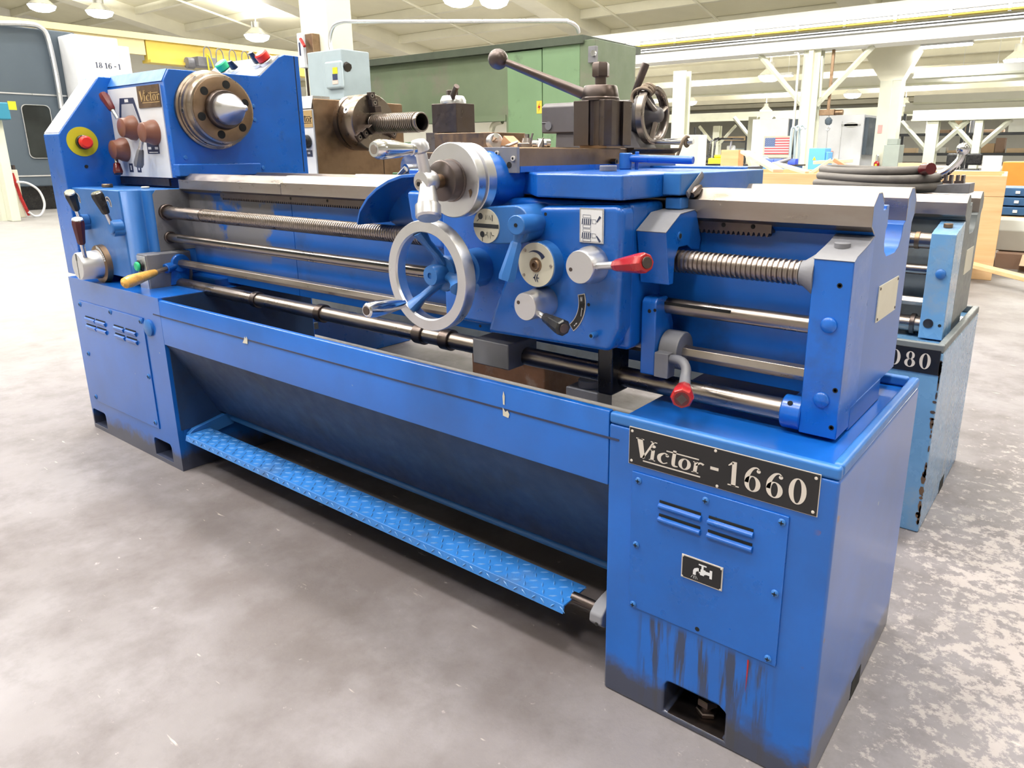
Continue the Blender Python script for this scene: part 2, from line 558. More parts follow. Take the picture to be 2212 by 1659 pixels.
GL = {
    '1': stroke([(.31, 0, .17), (.31, 1, .17)]) + stroke([(.10, .02, .05), (.52, .02, .05)]) + stroke([(.09, .80, .03), (.26, .95, .10)]),
    '0': ring(.30, .5, .30, .51, .13, .47),
    '6': ring(.30, .31, .29, .32, .12, .28) + stroke(spl([(.08, .32, .15), (.11, .62, .16), (.26, .90, .10), (.42, .985, .05), (.52, .90, .06)])) + [circ(.49, .86, .075, 12)],
    '8': ring(.30, .75, .23, .26, .09, .22) + ring(.30, .27, .29, .28, .12, .23),
    '2': [circ(.13, .76, .085, 12)] + stroke(spl([(.07, .76, .06), (.14, .95, .05), (.32, .985, .06), (.48, .78, .17), (.34, .42, .13), (.07, .08, .06)])) + stroke([(.05, .07, .15), (.57, .07, .15)]) + stroke([(.56, .0, .05), (.58, .28, .05)]),
    '-': stroke([(.05, .45, .13), (.42, .45, .13)]),
    'V': stroke([(.14, 1, .20), (.36, .02, .17)]) + stroke([(.36, .0, .07), (.66, 1, .08)]) + stroke([(.0, .98, .05), (.30, .98, .05)]) + stroke([(.54, .98, .05), (.78, .98, .05)]),
    'i': stroke([(.16, 0, .14), (.16, .62, .14)]) + stroke([(.04, .02, .05), (.30, .02, .05)]) + stroke([(.04, .60, .05), (.18, .60, .05)]) + [circ(.16, .83, .085, 12)],
    'c': stroke(spl([(.42, .52, .10), (.28, .62, .06), (.10, .42, .15), (.12, .16, .14), (.28, .02, .06), (.44, .12, .05)])) + [circ(.40, .50, .07, 10)],
    't': stroke(spl([(.18, .92, .13), (.18, .3, .14), (.22, .06, .12), (.38, .05, .05)])),
    'o': ring(.24, .31, .24, .32, .10, .27),
    'r': stroke([(.14, 0, .14), (.14, .62, .14)]) + stroke([(.02, .02, .05), (.28, .02, .05)]) + stroke([(.02, .60, .05), (.15, .60, .05)]) + stroke(spl([(.15, .42, .06), (.28, .60, .09), (.42, .55, .10)])),
    'N': stroke([(.08, 0, .12), (.08, 1, .12)]) + stroke([(.08, 1, .14), (.52, 0, .14)]) + stroke([(.52, 0, .12), (.52, 1, .12)]),
    'L': stroke([(.10, 0, .12), (.10, 1, .12)]) + stroke([(.06, .05, .12), (.48, .05, .12)]),
    'I': stroke([(.15, 0, .12), (.15, 1, .12)]),
    'E': stroke([(.10, 0, .12), (.10, 1, .12)]) + stroke([(.06, .05, .12), (.48, .05, .12)]) + stroke([(.06, .5, .1), (.42, .5, .1)]) + stroke([(.06, .95, .12), (.48, .95, .12)]),
}
def letters(text, x, z, h, adv, wid=1.0, slant=0.0):
    out = []
    for ch, a in zip(text, adv):
        for q in GL.get(ch, []):
            out.append([(x + (p[0] + slant * p[1]) * h * wid, z + p[1] * h) for p in q])
        x += a * h * wid
    return out

def victor_word(x, z, h, wid=1.0):
    q = letters('V', x, z, h * 1.12, [.5], wid, 0.10)
    q += letters('ictor', x + .62 * h * wid, z + .02 * h, h, [.34, .48, .38, .52, .4], wid, 0.08)
    q += stroke([(x + 1.36 * h * wid, z + .80 * h, .07 * h), (x + 2.62 * h * wid, z + .80 * h, .07 * h)])
    q += stroke([(x + .42 * h * wid, z - .14 * h, .08 * h), (x + 2.70 * h * wid, z - .14 * h, .08 * h)])
    return q

# ================================================================ BUILDING SHELL
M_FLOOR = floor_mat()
M_DECK = paint('cream_roof_deck', (0.83, 0.79, 0.60), 0.8, 0.12, scale=0.4, bump=0)
M_STRUCT = paint('cream_structural_paint', (0.80, 0.77, 0.62), 0.6, 0.12, scale=1.0, bump=0)
M_WALL = paint('white_wall', (0.86, 0.85, 0.78), 0.8, 0.06, scale=0.5, bump=0)
M_GIRD = paint('white_girder_paint', (0.88, 0.88, 0.84), 0.5, 0.06, scale=1.0, bump=0)
M_COLG = paint('pale_green_column_paint', (0.70, 0.71, 0.58), 0.6, 0.1, scale=1.5, bump=0)
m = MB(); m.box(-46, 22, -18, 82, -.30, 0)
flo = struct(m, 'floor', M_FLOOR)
FX0, FX1 = -44, 20
def roofz(y):
    return 10.1 - .2 * (2 - y) if y < 2 else 10.5 - .2 * y
m = MB()
m.plate('x', FX0, FX1, [(-16, 6.5), (2, 10.1), (25, 5.5), (80, 5.6), (80, 5.8), (25, 5.7), (2, 10.3), (-16, 6.7)])
ceil = struct(m, 'ceiling', M_DECK)
for y in [-14, -11, -8, -5, -2, 1, 4, 6.5, 9, 11.5, 13.7, 15.9, 18.1, 20.3, 22.5, 24.6]:
    z = roofz(y)
    m = MB(); m.plate('x', FX0, FX1, [(y - .10, z - .30), (y + .10, z - .30), (y + .10, z + .01), (y - .10, z + .01)])
    m.build('purlin', M_STRUCT, ceil)
for y in (29, 33, 37, 41, 45, 49, 53, 58, 63, 70):
    m = MB(); m.box(FX0, FX1, y - .1, y + .1, 5.15, 5.52); m.build('purlin', M_STRUCT, ceil)
for x, w in ((-36.4, .45), (-26.5, .50), (-16.6, .45), (-6.7, .45), (3.2, .45), (13.1, .45)):
    m = MB()
    m.plate('x', x - w, x + w, [(-16, 5.95), (2, 9.5), (25, 4.9), (25, 5.5), (2, 10.1), (-16, 6.5)])
    m.build('rafter', M_STRUCT, ceil)
for x in (-31.4, -21.5, -14.65, -11.4):
    m = MB(); m.tube([(x, 2, 9.75), (x, 25, 5.14)], .045, 6); m.build('sag_rod', M_STRUCT, ceil)
m = MB(); m.box(FX0 - .3, FX0, -16, 80, 0, 10.4); struct(m, 'wall_left', M_WALL)
m = MB(); m.box(FX1, FX1 + .3, -16, 80, 0, 10.4); struct(m, 'wall_right', M_WALL)
m = MB(); m.box(FX0, FX1, 80, 80.3, 0, 6); struct(m, 'wall_back', M_WALL)
m = MB(); m.box(FX0, FX1, -16.3, -16, 0, 7); struct(m, 'wall_front', M_WALL)

LAMP_GRID = [(x, y, w) for y, w in ((-4.6, .36), (-1.6, .58), (2.5, .66), (6.5, .12), (11.5, .30)) for x in (-21, -16.5, -12.5, -9, -5.8, -2.6, 0.6)] + [(6, -4, .5), (6, 3, .5), (12, 8, .6)]
M_LAMP = glow('lamp_diffuser', (1.0, 0.99, 0.95), 40.0)
def high_bay(x, y, z, label, group=None, power=1.0, r=.46, up=.8, top=None):
    t = thing('high_bay_lamp', (x, y, z - .02), label, 'ceiling lamp', group)
    m = MB(); m.rev((x, y, z), (0, 0, 1), [(0, r), (.02, r + .01), (.26, r * .45), (.30, r * .38), (.52, r * .38), (.54, 0)], 28)
    m.cyl((x, y, z + .54), (x, y, top or ((roofz(y) if y < 25 else 5.5) + .03)), .012, n=8)
    m.build('housing', M_GALV, t)
    m = MB(); m.rev((x, y, z), (0, 0, 1), [(-.24, 0), (-.22, r * .5), (-.14, r * .85), (0, r), (.004, r), (.004, 0)], 28)
    m.build('diffuser', M_LAMP, t)
    d = bpy.data.lights.new('lamp_light', 'AREA')
    d.shape = 'DISK'
    d.size = r * 2
    d.energy = LAMP_W * power
    d.color = (1.0, 0.975, 0.94)
    o = bpy.data.objects.new('lamp_light', d)
    COL.objects.link(o)
    o.parent = t
    o.location = (0, 0, -.27)
    u = bpy.data.lights.new('uplight', 'AREA')      # upward light added over each lamp to brighten the ceiling
    u.shape = 'DISK'
    u.size = r * .7
    u.energy = LAMP_W * power * up
    u.color = (1.0, 0.97, 0.9)
    o = bpy.data.objects.new('uplight', u)
    COL.objects.link(o)
    o.parent = t
    o.location = (0, 0, .60)
    o.rotation_euler = (PI, 0, 0)
    return t

# ================================================================ FRONT LATHE
L1 = thing('metal_lathe', (RX, RY, 0), 'long bright blue metal lathe in front, nameplate on its right cabinet reading 1660', 'lathe')

def pan_hole(x0, x1, z0, z1, r=0.012):
    c = min(r, (z1 - z0) * .45)
    return [(x0, z0), (x1, z0)] + circ(x1 - c, z1 - c, c, 4, 0, PI / 2) + circ(x0 + c, z1 - c, c, 4, PI / 2, PI)

def cabinet(name, x0, x1, h, holes, parent, mat, yb=0.535, notch=None, yf=0.0):
    m = MB()
    m.plate('y', yf, yb, [(x0, 0), (x1, 0), (x1, h), (x0, h)], holes)
    o = m.build(name, mat, parent, bevel=.005)
    if notch:
        m = MB()
        m.box(x1 - .02, x1 + .0006, yf + notch[0], yf + notch[1], 0, .040)
        m.build('side_slot', M_HOLE, o)
    return o

tail_cab = cabinet('tailstock_cabinet', -.391, 0, .545, [pan_hole(-.262, -.145, .014, .079)], L1, M_CAB, notch=(.248, .311))
head_cab = cabinet('headstock_cabinet', -2.69, -2.02, .574, [pan_hole(-2.680, -2.572, .016, .077), pan_hole(-2.198, -2.079, .016, .079)], L1, M_CAB)
# black sheets added inside the fork slots to paint their shade
for x0, x1, cabn in ((-.264, -.143, tail_cab), (-2.682, -2.570, head_cab), (-2.2, -2.077, head_cab)):
    m = MB()
    m.box(x0, x1, .086, .0895, .012, .082)
    m.build('slot_shade', M_HOLE, cabn)
def floor_bolt(x, y, parent, s=1.0):
    m = MB()
    m.cyl((x, y, .014), (x, y, .024), .021 * s, n=6, ch=.002)
    m.cyl((x, y, .024), (x, y, .034), .012 * s, n=12)
    m.cyl((x, y, .034), (x, y, .048), .020 * s, n=6, ch=.002, phase=.4)
    m.cyl((x, y, .048), (x, y, .054), .010 * s, n=12)
    m.build('levelling_bolt', M_DARK, parent)
for x, cabn in ((-.196, tail_cab), (-2.60, head_cab), (-2.10, head_cab)):
    floor_bolt(x, .045, cabn)
    m = MB()
    m.box(x - .058, x + .058, .002, .088, .010, .0145)
    m.build('slot_floor', M_DARK, cabn)

# chip pan rim round the tailstock cabinet, and its floor
m = MB()
m.box(-.391, 0, 0, .016, .545, .566)
m.box(-.018, 0, .016, .535, .545, .566)
m.box(-.391, -.018, .517, .535, .545, .566)
m.build('pan_rim', M_BLUE_L, L1, bevel=.006, seg=3)
# front wall of the chip pan between the cabinets, with folded lip and slanted underside
m = MB()
m.plate('x', -2.02, -.391, [(0, .427), (0, .562), (.003, .567), (.014, .567), (.017, .560), (.017, .545), (.010, .540), (.010, .427)])
tray = m.build('pan_front', M_CAB, L1, bevel=.002)
m = MB()
m.box(-2.065, -.369, -.0012, .0005, .5165, .5200)
m.build('seam_groove', M_NAVY, tray)
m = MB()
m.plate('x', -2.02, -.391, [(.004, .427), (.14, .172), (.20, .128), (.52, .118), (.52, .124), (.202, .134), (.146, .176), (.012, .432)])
m.build('pan_underside', M_GRIME_SHADE, L1)  # dark colour paints in the shade below the pan
# added dark sheet that paints the shadow at the pan's headstock end
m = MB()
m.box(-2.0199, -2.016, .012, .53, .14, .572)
m.build('pan_shade_sheet', M_GRIME_SHADE, L1)
# sloping web on the head cabinet face beside the pan
m = MB()
m.box(-2.022, -2.0185, .02, .13, .02, .17)
m.build('cabinet_web', M_CAB, head_cab)
# chipped paint on the pan front
m = MB()
m.flat(-.0015, [[(-1.560, .506), (-1.535, .507), (-1.533, .523), (-1.538, .528), (-1.541, .520), (-1.546, .526), (-1.551, .516)],
                [(-.633, .528), (-.629, .528), (-.628, .546), (-.631, .556), (-.634, .545)],
                [(-.634, .505), (-.620, .503), (-.617, .511), (-.622, .518), (-.627, .514), (-.634, .522)]])
m.build('paint_chip', M_CREAM, tray, kind='stuff')

# covers with louvres and screws
def screw(x, z, parent, mat, r=.0062, y=0.0):
    m = MB()
    m.rev((x, y, z), (0, -1, 0), [(0, r), (.0012, r), (.0032, r * .7), (.004, 0)], 14)
    m.mat(1)
    m.box(x - r * .6, x + r * .6, y - .0043, y - .0036, z - r * .12, z + r * .12)
    m.box(x - r * .12, x + r * .12, y - .0043, y - .0036, z - r * .6, z + r * .6)
    m.build('screw', [mat, M_HOLE], parent)
def louvre(x0, x1, z, parent, mat, y=0.0, h=.013):
    m = MB()
    m.plate('x', x0, x1, [(y, z), (y - .006, z - .003), (y - .0065, z - .006), (y - .004, z - h * .8), (y, z - h)])
    m.build('louvre', mat, parent, bevel=.001)
    m = MB()
    m.box(x0 + .001, x1 - .001, y - .0012, y, z, z + .0045)
    m.build('louvre_slot', M_HOLE, parent)
def cover(x0, x1, z0, z1, parent, mat, y=0.0, name='access_cover'):
    m = MB()
    m.box(x0, x1, y - .0035, y, z0, z1)
    return m.build(name, mat, parent, bevel=.0012)
cov_r = cover(-.340, -.066, .205, .470, L1, M_BLUE)
for x, z in ((-.326, .456), (-.201, .457), (-.076, .459), (-.327, .333), (-.077, .336), (-.329, .212), (-.079, .216)):
    screw(x, z, cov_r, M_BLUE_L, y=-.0035)
m = MB(); m.cyl((-.203, -.0038, .215), (-.203, -.003, .215), .0042, n=14); m.build('screw_hole', M_HOLE, cov_r)
for x0, x1, z in ((-.285, -.207, .428), (-.285, -.207, .403), (-.195, -.118, .428), (-.195, -.118, .403)):
    louvre(x0, x1, z, cov_r, M_BLUE, -.0035)
cov_l = cover(-2.628, -2.139, .120, .496, L1, M_CAB)
for x, z in ((-2.615, .482), (-2.37, .486), (-2.152, .484), (-2.617, .30), (-2.155, .30), (-2.618, .135), (-2.158, .140)):
    screw(x, z, cov_l, M_BLUE_L, .009, y=-.0035)
for z in (.441, .413):
    for x0, x1 in ((-2.586, -2.508), (-2.499, -2.425), (-2.358, -2.286), (-2.272, -2.198)):
        louvre(x0, x1, z, cov_l, M_CAB, -.0035, .016)
m = MB()
m.rev((-2.105, 0, .469), (0, -1, 0), [(0, .027), (.006, .027), (.009, .022), (.010, 0)], 28)
m.build('plug', M_BLUE_L, head_cab)

# nameplate
m = MB()
m.box(-.3475, -.0275, -.0022, 0, .483, .549)
m.mat(1)
m.box(-.3487, -.0263, -.0012, 0, .4818, .5502)
npl = m.build('nameplate', [M_PLATEBLK, M_LETTER], L1, bevel=.0006)
m = MB()
m.flat(-.0027, victor_word(-.339, .4985, .031, 1.50))
m.flat(-.0027, letters('-', -.199, .497, .040, [.5], .95))
m.flat(-.0027, letters('1660', -.171, .4945, .041, [.70, .78, .78, .7], 1.08))
m.build('lettering', M_LETTER, npl)
for x, z in ((-.342, .543), (-.342, .489), (-.033, .543), (-.033, .489), (-.190, .5455), (-.184, .4865)):
    m = MB()
    m.rev((x, -.0022, z), (0, -1, 0), [(0, .0026), (.001, .0022), (.0014, 0)], 10)
    m.build('rivet', M_LETTER, npl)
m = MB(); m.flat(-.0006, [[(-.1135, .195), (-.1105, .195), (-.1110, .165), (-.1125, .13), (-.1128, .165)]]); m.build('red_drip', M_RED, tail_cab)
# coolant tap plate
m = MB()
m.box(-.2375, -.1635, -.0052, -.0035, .305, .348)
m.mat(1)
m.box(-.2355, -.1655, -.0058, -.005, .307, .346)
tpl = m.build('tap_plate', [M_LETTER, M_PLATEBLK], L1)
m = MB()
def T(p): return [(-.2375 + a * .074, .305 + b * .043) for a, b in p]
m.flat(-.0062, [T([(.30, .30), (.37, .30), (.37, .45), (.41, .50), (.48, .50), (.48, .64), (.40, .64), (.33, .58), (.30, .48)]),
                T([(.44, .44), (.60, .44), (.60, .64), (.44, .64)]), T([(.60, .47), (.70, .47), (.70, .61), (.60, .61)]),
                T([(.70, .36), (.76, .36), (.76, .72), (.70, .72)]), T([(.50, .64), (.55, .64), (.55, .78), (.50, .78)]),
                T([(.43, .78), (.62, .78), (.62, .84), (.43, .84)]), T([(.47, .38), (.57, .38), (.57, .44), (.47, .44)]),
                T([(.25, .14), (.26, .14), (.30, .26), (.29, .26)]), T([(.31, .12), (.32, .12), (.33, .26), (.32, .26)]), T([(.36, .12), (.37, .12), (.355, .26), (.345, .26)]), T([(.41, .14), (.42, .14), (.385, .26), (.375, .26)])])
m.build('tap_symbol', M_WHITE, tpl)
for x, z in ((-.235, .3455), (-.166, .3455), (-.235, .3075), (-.166, .3075)):
    m = MB(); m.rev((x, -.0055, z), (0, -1, 0), [(0, .002), (.001, .0016), (.0014, 0)], 8); m.build('rivet', M_LETTER, tpl)

# ---- foot brake: tread plate, arms, rear bar
m = MB()
m.plate('x', -1.992, -.496, [(.008, .112), (.012, .130), (.092, .131), (.092, .127), (.016, .126), (.012, .112)])
pedal = m.build('brake_pedal', M_TREAD, L1, bevel=.001)
m = MB()
def lozenge(c, u, w, nrm, L, W, H):
    c, u, w, nrm = Vector(c), Vector(u), Vector(w), Vector(nrm)
    v = [c - u * L, c + w * W, c + u * L, c - w * W, c - u * L * .55 + nrm * H, c + u * L * .55 + nrm * H]
    m.add(v, [(0, 3, 4), (3, 5, 4), (3, 2, 5), (2, 1, 5), (1, 4, 5), (1, 0, 4)])
i = 0
x = -1.978
while x < -.505:
    for k in range(4):
        y = .024 + k * .019
        a = .62 if (i + k) % 2 else -.95
        u = (math.cos(a), math.sin(a), 0)
        lozenge((x + (.008 if k % 2 else 0), y, .1305), u, (-u[1], u[0], 0), (0, 0, 1), .0105, .0024, .0022)
    a = .75 if i % 2 else -.75
    lozenge((x + .01, .0095, .121), (math.cos(a), 0, math.sin(a)), (-math.sin(a), 0, math.cos(a)), (0, -1, .2), .009, .0026, .0016)
    x += .0245
    i += 1
m.build('tread_pattern', M_TREADW, pedal, smooth=25, kind='stuff')
m = MB()
m.plate('x', -2.016, -1.998, [(.176 + p[0], .142 + p[1]) for p in capsule(0, 0, 0, .0001, .022, 8)][:8] + [(.176, .164), (.044, .140), (.026, .128), (.026, .112), (.044, .100), (.176, .118)])
m.build('pedal_arm', M_BLUE_L, L1, bevel=.003)
m = MB()
m.plate('x', -.438, -.408, [(.060, .155), (.034, .150), (.016, .138), (.014, .120), (.028, .106), (.06, .104), (.19, .118), (.19, .16)])
m.build('pedal_arm', M_GREY, L1, bevel=.004)
m = MB(); m.cyl((-.50, .050, .128), (-.44, .050, .128), .011, n=16); m.build('pedal_pin', M_DARK, pedal)
m = MB(); m.cyl((-.419, .0138, .120), (-.419, .0130, .120), .004, n=10); m.build('pin_hole', M_HOLE, L1)
m = MB(); m.cyl((-2.0, .176, .14), (-.391, .176, .14), .011, n=14); m.build('brake_shaft', M_BLUE_L, L1)

# ---- bed
def bed_profile(dz=0.0, dy=0.0):
    return [(.245, .585), (.245, .868), (.236, .872), (.217 + dy, .886), (.217 + dy, .917 + dz), (.240, .936 + dz), (.262, .936 + dz), (.282, .920 + dz), (.284, .908), (.302, .908), (.304, .914), (.320, .914), (.322, .880), (.314, .872), (.314, .850), (.322, .836), (.340, .826), (.400, .826),
            (.425, .834), (.440, .850), (.446, .872), (.462, .878), (.462, .917 + dz), (.482, .934 + dz), (.505, .934 + dz), (.530, .912), (.530, .885), (.515, .87), (.515, .585)]
m = MB()
m.plate('x', -1.648, -.048, bed_profile())
bed = m.build('bed', M_BED, L1, bevel=.0012)
# ground way surfaces: thin steel skins over the front and rear ways
def ways(x0, x1, dz, name):
    m = MB()
    m.plate('x', x0, x1, [(.2155, .885), (.2155, .9175 + dz), (.2395, .9372 + dz), (.2625, .9372 + dz), (.283, .921 + dz), (.2815, .9195 + dz), (.262, .9355 + dz), (.2405, .9355 + dz), (.2175, .9165 + dz), (.2175, .887), (.238, .8745), (.238, .8715)])
    m.plate('x', x0, x1, [(.4605, .877), (.4605, .9178 + dz), (.4815, .9355 + dz), (.5055, .9355 + dz), (.5315, .9125 + dz), (.5315, .885), (.5295, .885), (.5295, .911 + dz), (.505, .9335 + dz), (.4825, .9335 + dz), (.4635, .917 + dz), (.4635, .879)])
    return m.build(name, M_STEEL, L1, bevel=.0008)
ways(-1.648, -.0475, 0, 'bed_way')
m = MB()
m.plate('x', -2.24, -1.650, bed_profile(-.003))
m.build('bed_gap_piece', M_BED, L1, bevel=.0012)
ways(-2.235, -1.650, -.003, 'gap_way')
# end face of the bed and its blank plate
m = MB()
m.box(-.142, -.047, .205, .41, .545, .59)
m.build('bed_foot', M_BED, L1, bevel=.004)
m = MB()
m.box(-2.40, -2.05, .20, .52, .545, .60)
m.build('bed_foot', M_BED, L1, bevel=.004)
m = MB()
m.plate('x', -.0478, -.046, [(.312, .713), (.452, .713), (.452, .777), (.312, .777)])
epl = m.build('blank_plate', M_CREAM, L1)
for y, z in ((.318, .772), (.446, .772), (.318, .718), (.446, .718)):
    m = MB(); m.rev((-.046, y, z), (1, 0, 0), [(0, .003), (.0012, .002), (.0015, 0)], 8); m.build('rivet', M_DARK, epl)
# rack under the front way
m = MB()
prof = [(-2.0, .882), (-.212, .882), (-.212, .864)]
x = -.216
while x > -1.99:
    prof += [(x, .864), (x - .0022, .8575), (x - .0047, .8575), (x - .0069, .864)]
    x -= .0094
prof += [(-2.0, .864)]
m.plate('y', .226, .2455, prof)
rack = m.build('rack', M_DARK, L1)  # darker steel puts the shade under the way into the colour
for x in (-.245, -.30, -.50, -1.10, -1.45, -1.62):
    m = MB(); m.cyl((x, .2257, .874), (x, .2263, .874), .0042, n=12); m.build('rack_screw', M_HOLE, rack)

# ---- rod bracket at the tailstock end
m = MB()
m.plate('x', -.108, -.0475, [(.137, .552), (.137, .840), (.150, .846), (.185, .853), (.215, .860), (.238, .868), (.246, .868), (.246, .552)])
brk = m.build('rod_bracket', M_BLUE, L1, bevel=.0022)
m = MB(); m.cyl((-.082, .19, .852), (-.082, .19, .8615), .0125, n=24, ch=.001); m.build('oil_cap', M_GREY, brk)
for x, z in ((-.0755, .7385), (-.0755, .6155)):
    m = MB(); m.rev((x, .137, z), (0, -1, 0), [(0, .0128), (.003, .0125), (.006, .009), (.0072, 0)], 24); m.build('plug', M_BLUE, brk)
for x, z in ((-.0655, .802), (-.056, .635), (-.056, .572)):
    m = MB(); m.rev((x, .1372, z), (0, -1, 0), [(0, .0042), (.0006, .0042), (.0006, .0024), (.0002, .0024), (.0002, 0)], 14); m.build('screw_hole', M_HOLE, brk)
# top plate of the bracket is bare grey
m = MB()
m.plate('x', -.1085, -.047, [(.136, .8402), (.150, .8468), (.185, .8538), (.215, .8608), (.238, .8688), (.2455, .8688), (.2455, .8678), (.238, .8678), (.215, .8598), (.185, .8528), (.150, .8458), (.1365, .8392)])
m.build('worn_top', M_GREY, brk)
# ---- the four rods
ROD_Y = .165
def thread_profile(L, r, pitch, depth):
    prof = [(0, 0), (0, r - depth)]
    t = pitch * .5
    while t < L - pitch:
        prof += [(t, r - depth), (t + pitch * .18, r), (t + pitch * .52, r), (t + pitch * .70, r - depth)]
        t += pitch
    return prof + [(L, r - depth), (L, 0)]
m = MB()
m.rev((-2.0, ROD_Y, .8115), (1, 0, 0), thread_profile(1.885, .0205, .0088, .0028), 22)
m.cyl((-2.25, ROD_Y, .8115), (-1.998, ROD_Y, .8115), .0205, n=24)
lead = m.build('leadscrew', M_ROD, L1, smooth=50)
m = MB(); m.cyl((-2.242, ROD_Y, .8115), (-2.226, ROD_Y, .8115), .0265, n=24, ch=.002); m.build('collar', M_DARK, lead)
m = MB(); m.rev((-.133, ROD_Y, .8115), (1, 0, 0), [(0, .0205), (.004, .021), (.022, .034), (.026, .034), (.026, 0)], 24); m.build('collar', M_GREY, lead)
m = MB(); m.cyl((-2.25, ROD_Y, .7285), (-.10, ROD_Y, .7285), .0145, n=22)
feed = m.build('feed_rod', M_ROD, L1)
m = MB(); m.box(-2.16, -.245, ROD_Y - .0150, ROD_Y - .009, .7325, .7375); m.build('keyway', M_HOLE, feed)
m = MB(); m.cyl((-2.242, ROD_Y, .7285), (-2.230, ROD_Y, .7285), .020, n=22, ch=.002); m.build('collar', M_DARK, feed)
m = MB(); m.cyl((-2.25, ROD_Y, .646), (-.10, ROD_Y, .646), .0135, n=6, phase=.2); hexr = m.build('control_rod', M_STEEL, L1, bevel=.001)
SY = .160
m = MB(); m.cyl((-2.22, SY, .577), (-.10, SY, .577), .0195, n=24)
shaft = m.build('brake_rod', M_ROD, L1)
for x, w, r, mt in ((-1.738, .022, .024, M_DARK), (-1.422, .024, .025, M_DARK), (-1.030, .030, .0245, M_DARK), (-.940, .030, .0250, M_DARK)):
    m = MB(); m.cyl((x - w / 2, SY, .577), (x + w / 2, SY, .577), r, n=24, ch=.0015); m.build('collar', mt, shaft)
m = MB(); m.cyl((-.141, SY, .577), (-.107, SY, .577), .0285, n=28, ch=.002); m.build('collar', M_BLUE, shaft)
m = MB(); m.cyl((-.126, SY - .020, .598), (-.126, SY - .0206, .5988), .0045, n=10); m.build('set_screw', M_HOLE, shaft)
m = MB(); m.cyl((-2.235, SY, .577), (-2.200, SY, .577), .029, n=24, ch=.002)
m.cyl((-2.218, SY - .03, .568), (-2.218, SY - .052, .560), .006, n=10)
m.build('collar', M_BLUE, shaft)
# interlock block on the rod under the apron, and hanging lug
m = MB(); m.box(-.806, -.704, .100, .196, .558, .614); m.build('interlock_block', M_GREY, L1, bevel=.003)
m = MB(); m.box(-.497, -.462, .120, .185, .545, .66); m.build('rod_guide', M_BLACK, L1, bevel=.006)

# ---- gear cover at the far left end
m = MB()
m.plate('x', -2.772, -2.64, [(.030, .575), (.030, 1.062), (.186, 1.259), (.60, 1.262), (.60, .575)])
gcv = m.build('gear_cover', M_BLUE, L1, bevel=.004)
def cover_plate(t0, t1, m):
    a, b = Vector((.030, 1.062)), Vector((.186, 1.259))
    d = (b - a)
    nn = Vector((-d.y, d.x)).normalized() * .0018
    p, q = a + d * t0, a + d * t1
    return [(p.x, p.y), (p.x + nn.x, p.y + nn.y), (q.x + nn.x, q.y + nn.y), (q.x, q.y)]
m = MB()
m.plate('x', -2.768, -2.644, cover_plate(.03, .96, m))
tabl = m.build('thread_chart', M_WHITE, L1)
M_CHART = paint('faint_grey_print', (0.45, 0.46, 0.52), 0.5, 0.1, bump=0)
m = MB()
for t0, t1 in ((.05, .19), (.22, .36), (.39, .51), (.54, .64), (.67, .76), (.79, .88)):
    a = cover_plate(t0, t1, m)
    o = Vector((a[1][0] - a[0][0], a[1][1] - a[0][1])) * .12
    p, q = Vector(a[1]) + o, Vector(a[2]) + o
    for xa in (-2.760, -2.720, -2.684):
        m.add([(xa, p.x, p.y), (xa + .030, p.x, p.y), (xa + .030, q.x, q.y), (xa, q.x, q.y)], [(0, 1, 2, 3)])
m.build('chart_print', M_CHART, tabl)
m = MB(); m.cyl((-2.64, .101, 1.039), (-2.6385, .101, 1.039), .0495, n=40); est = m.build('emergency_disc', M_YEL, L1)
m = MB(); m.cyl((-2.6385, .101, 1.037), (-2.622, .101, 1.037), .024, n=24, ch=.002); m.build('button_base', M_BLACK, est)
m = MB(); m.cyl((-2.622, .101, 1.037), (-2.602, .101, 1.037), .0215, n=24, ch=.006); m.build('emergency_button', M_REDB, est)
m = MB(); m.cyl((-2.6395, .10, .955), (-2.6385, .10, .955), .006, n=10); m.build('screw_hole', M_HOLE, gcv)

M_NOSE = steel('tan_spindle_steel', (0.34, 0.285, 0.235), 0.32, 0.5, (0.24, 0.17, 0.11), scale=8)
# ---- headstock
m = MB()
m.plate('x', -2.66, -2.235, [(.212, .92), (.212, 1.226), (.232, 1.262), (.552, 1.263), (.634, 1.333), (.66, 1.345), (.72, 1.345), (.72, .92)])
hs = m.build('headstock', M_BLUE, L1, bevel=.003)
m = MB()
m.plate('x', -2.656, -2.245, [(.2095, 1.225), (.2310, 1.2635), (.2325, 1.2625), (.2115, 1.2245)])
m.build('top_bevel', M_BLUE_L, hs)
ecab = hs
m = MB(); m.box(-2.2385, -2.2346, .698, .7015, .93, 1.343); m.build('door_seam', M_HOLE, ecab)
m = MB()
m.plate('x', -2.60, -2.236, [(.548, 1.2655), (.556, 1.2655), (.638, 1.3355), (.634, 1.3405)])
swp = m.build('switch_panel', M_WHITE, L1)
def panel_knob(x, t, mat, base_r, r, L, kind):
    a, b = Vector((0, .552, 1.266)), Vector((0, .636, 1.338))
    nrm = Vector((0, -(b - a).z, (b - a).y)).normalized()
    p = a + (b - a) * t
    p.x = x
    m = MB()
    base_r, r, L = base_r * 1.25, r * 1.3, L * 1.3
    m.cyl(p, p + nrm * .014, base_r, n=20, ch=.002)
    m.mat(1)
    if kind == 'push':
        m.cyl(p + nrm * .014, p + nrm * (.014 + L), r, n=20, ch=.004)
    else:
        m.tube([p + nrm * .014, p + nrm * (.014 + L)], [r, r * .6], 8, ell=(1, .45))
    m.build('push_button' if kind == 'push' else 'selector_switch', [M_GALV, mat], swp)
panel_knob(-2.50, .42, M_GREEN, .023, .019, .022, 'push')
panel_knob(-2.43, .40, M_BLACK, .020, .018, .022, 'turn')
panel_knob(-2.30, .58, M_BLACK, .020, .018, .030, 'turn')
panel_knob(-2.262, .66, M_REDB, .022, .019, .022, 'push')
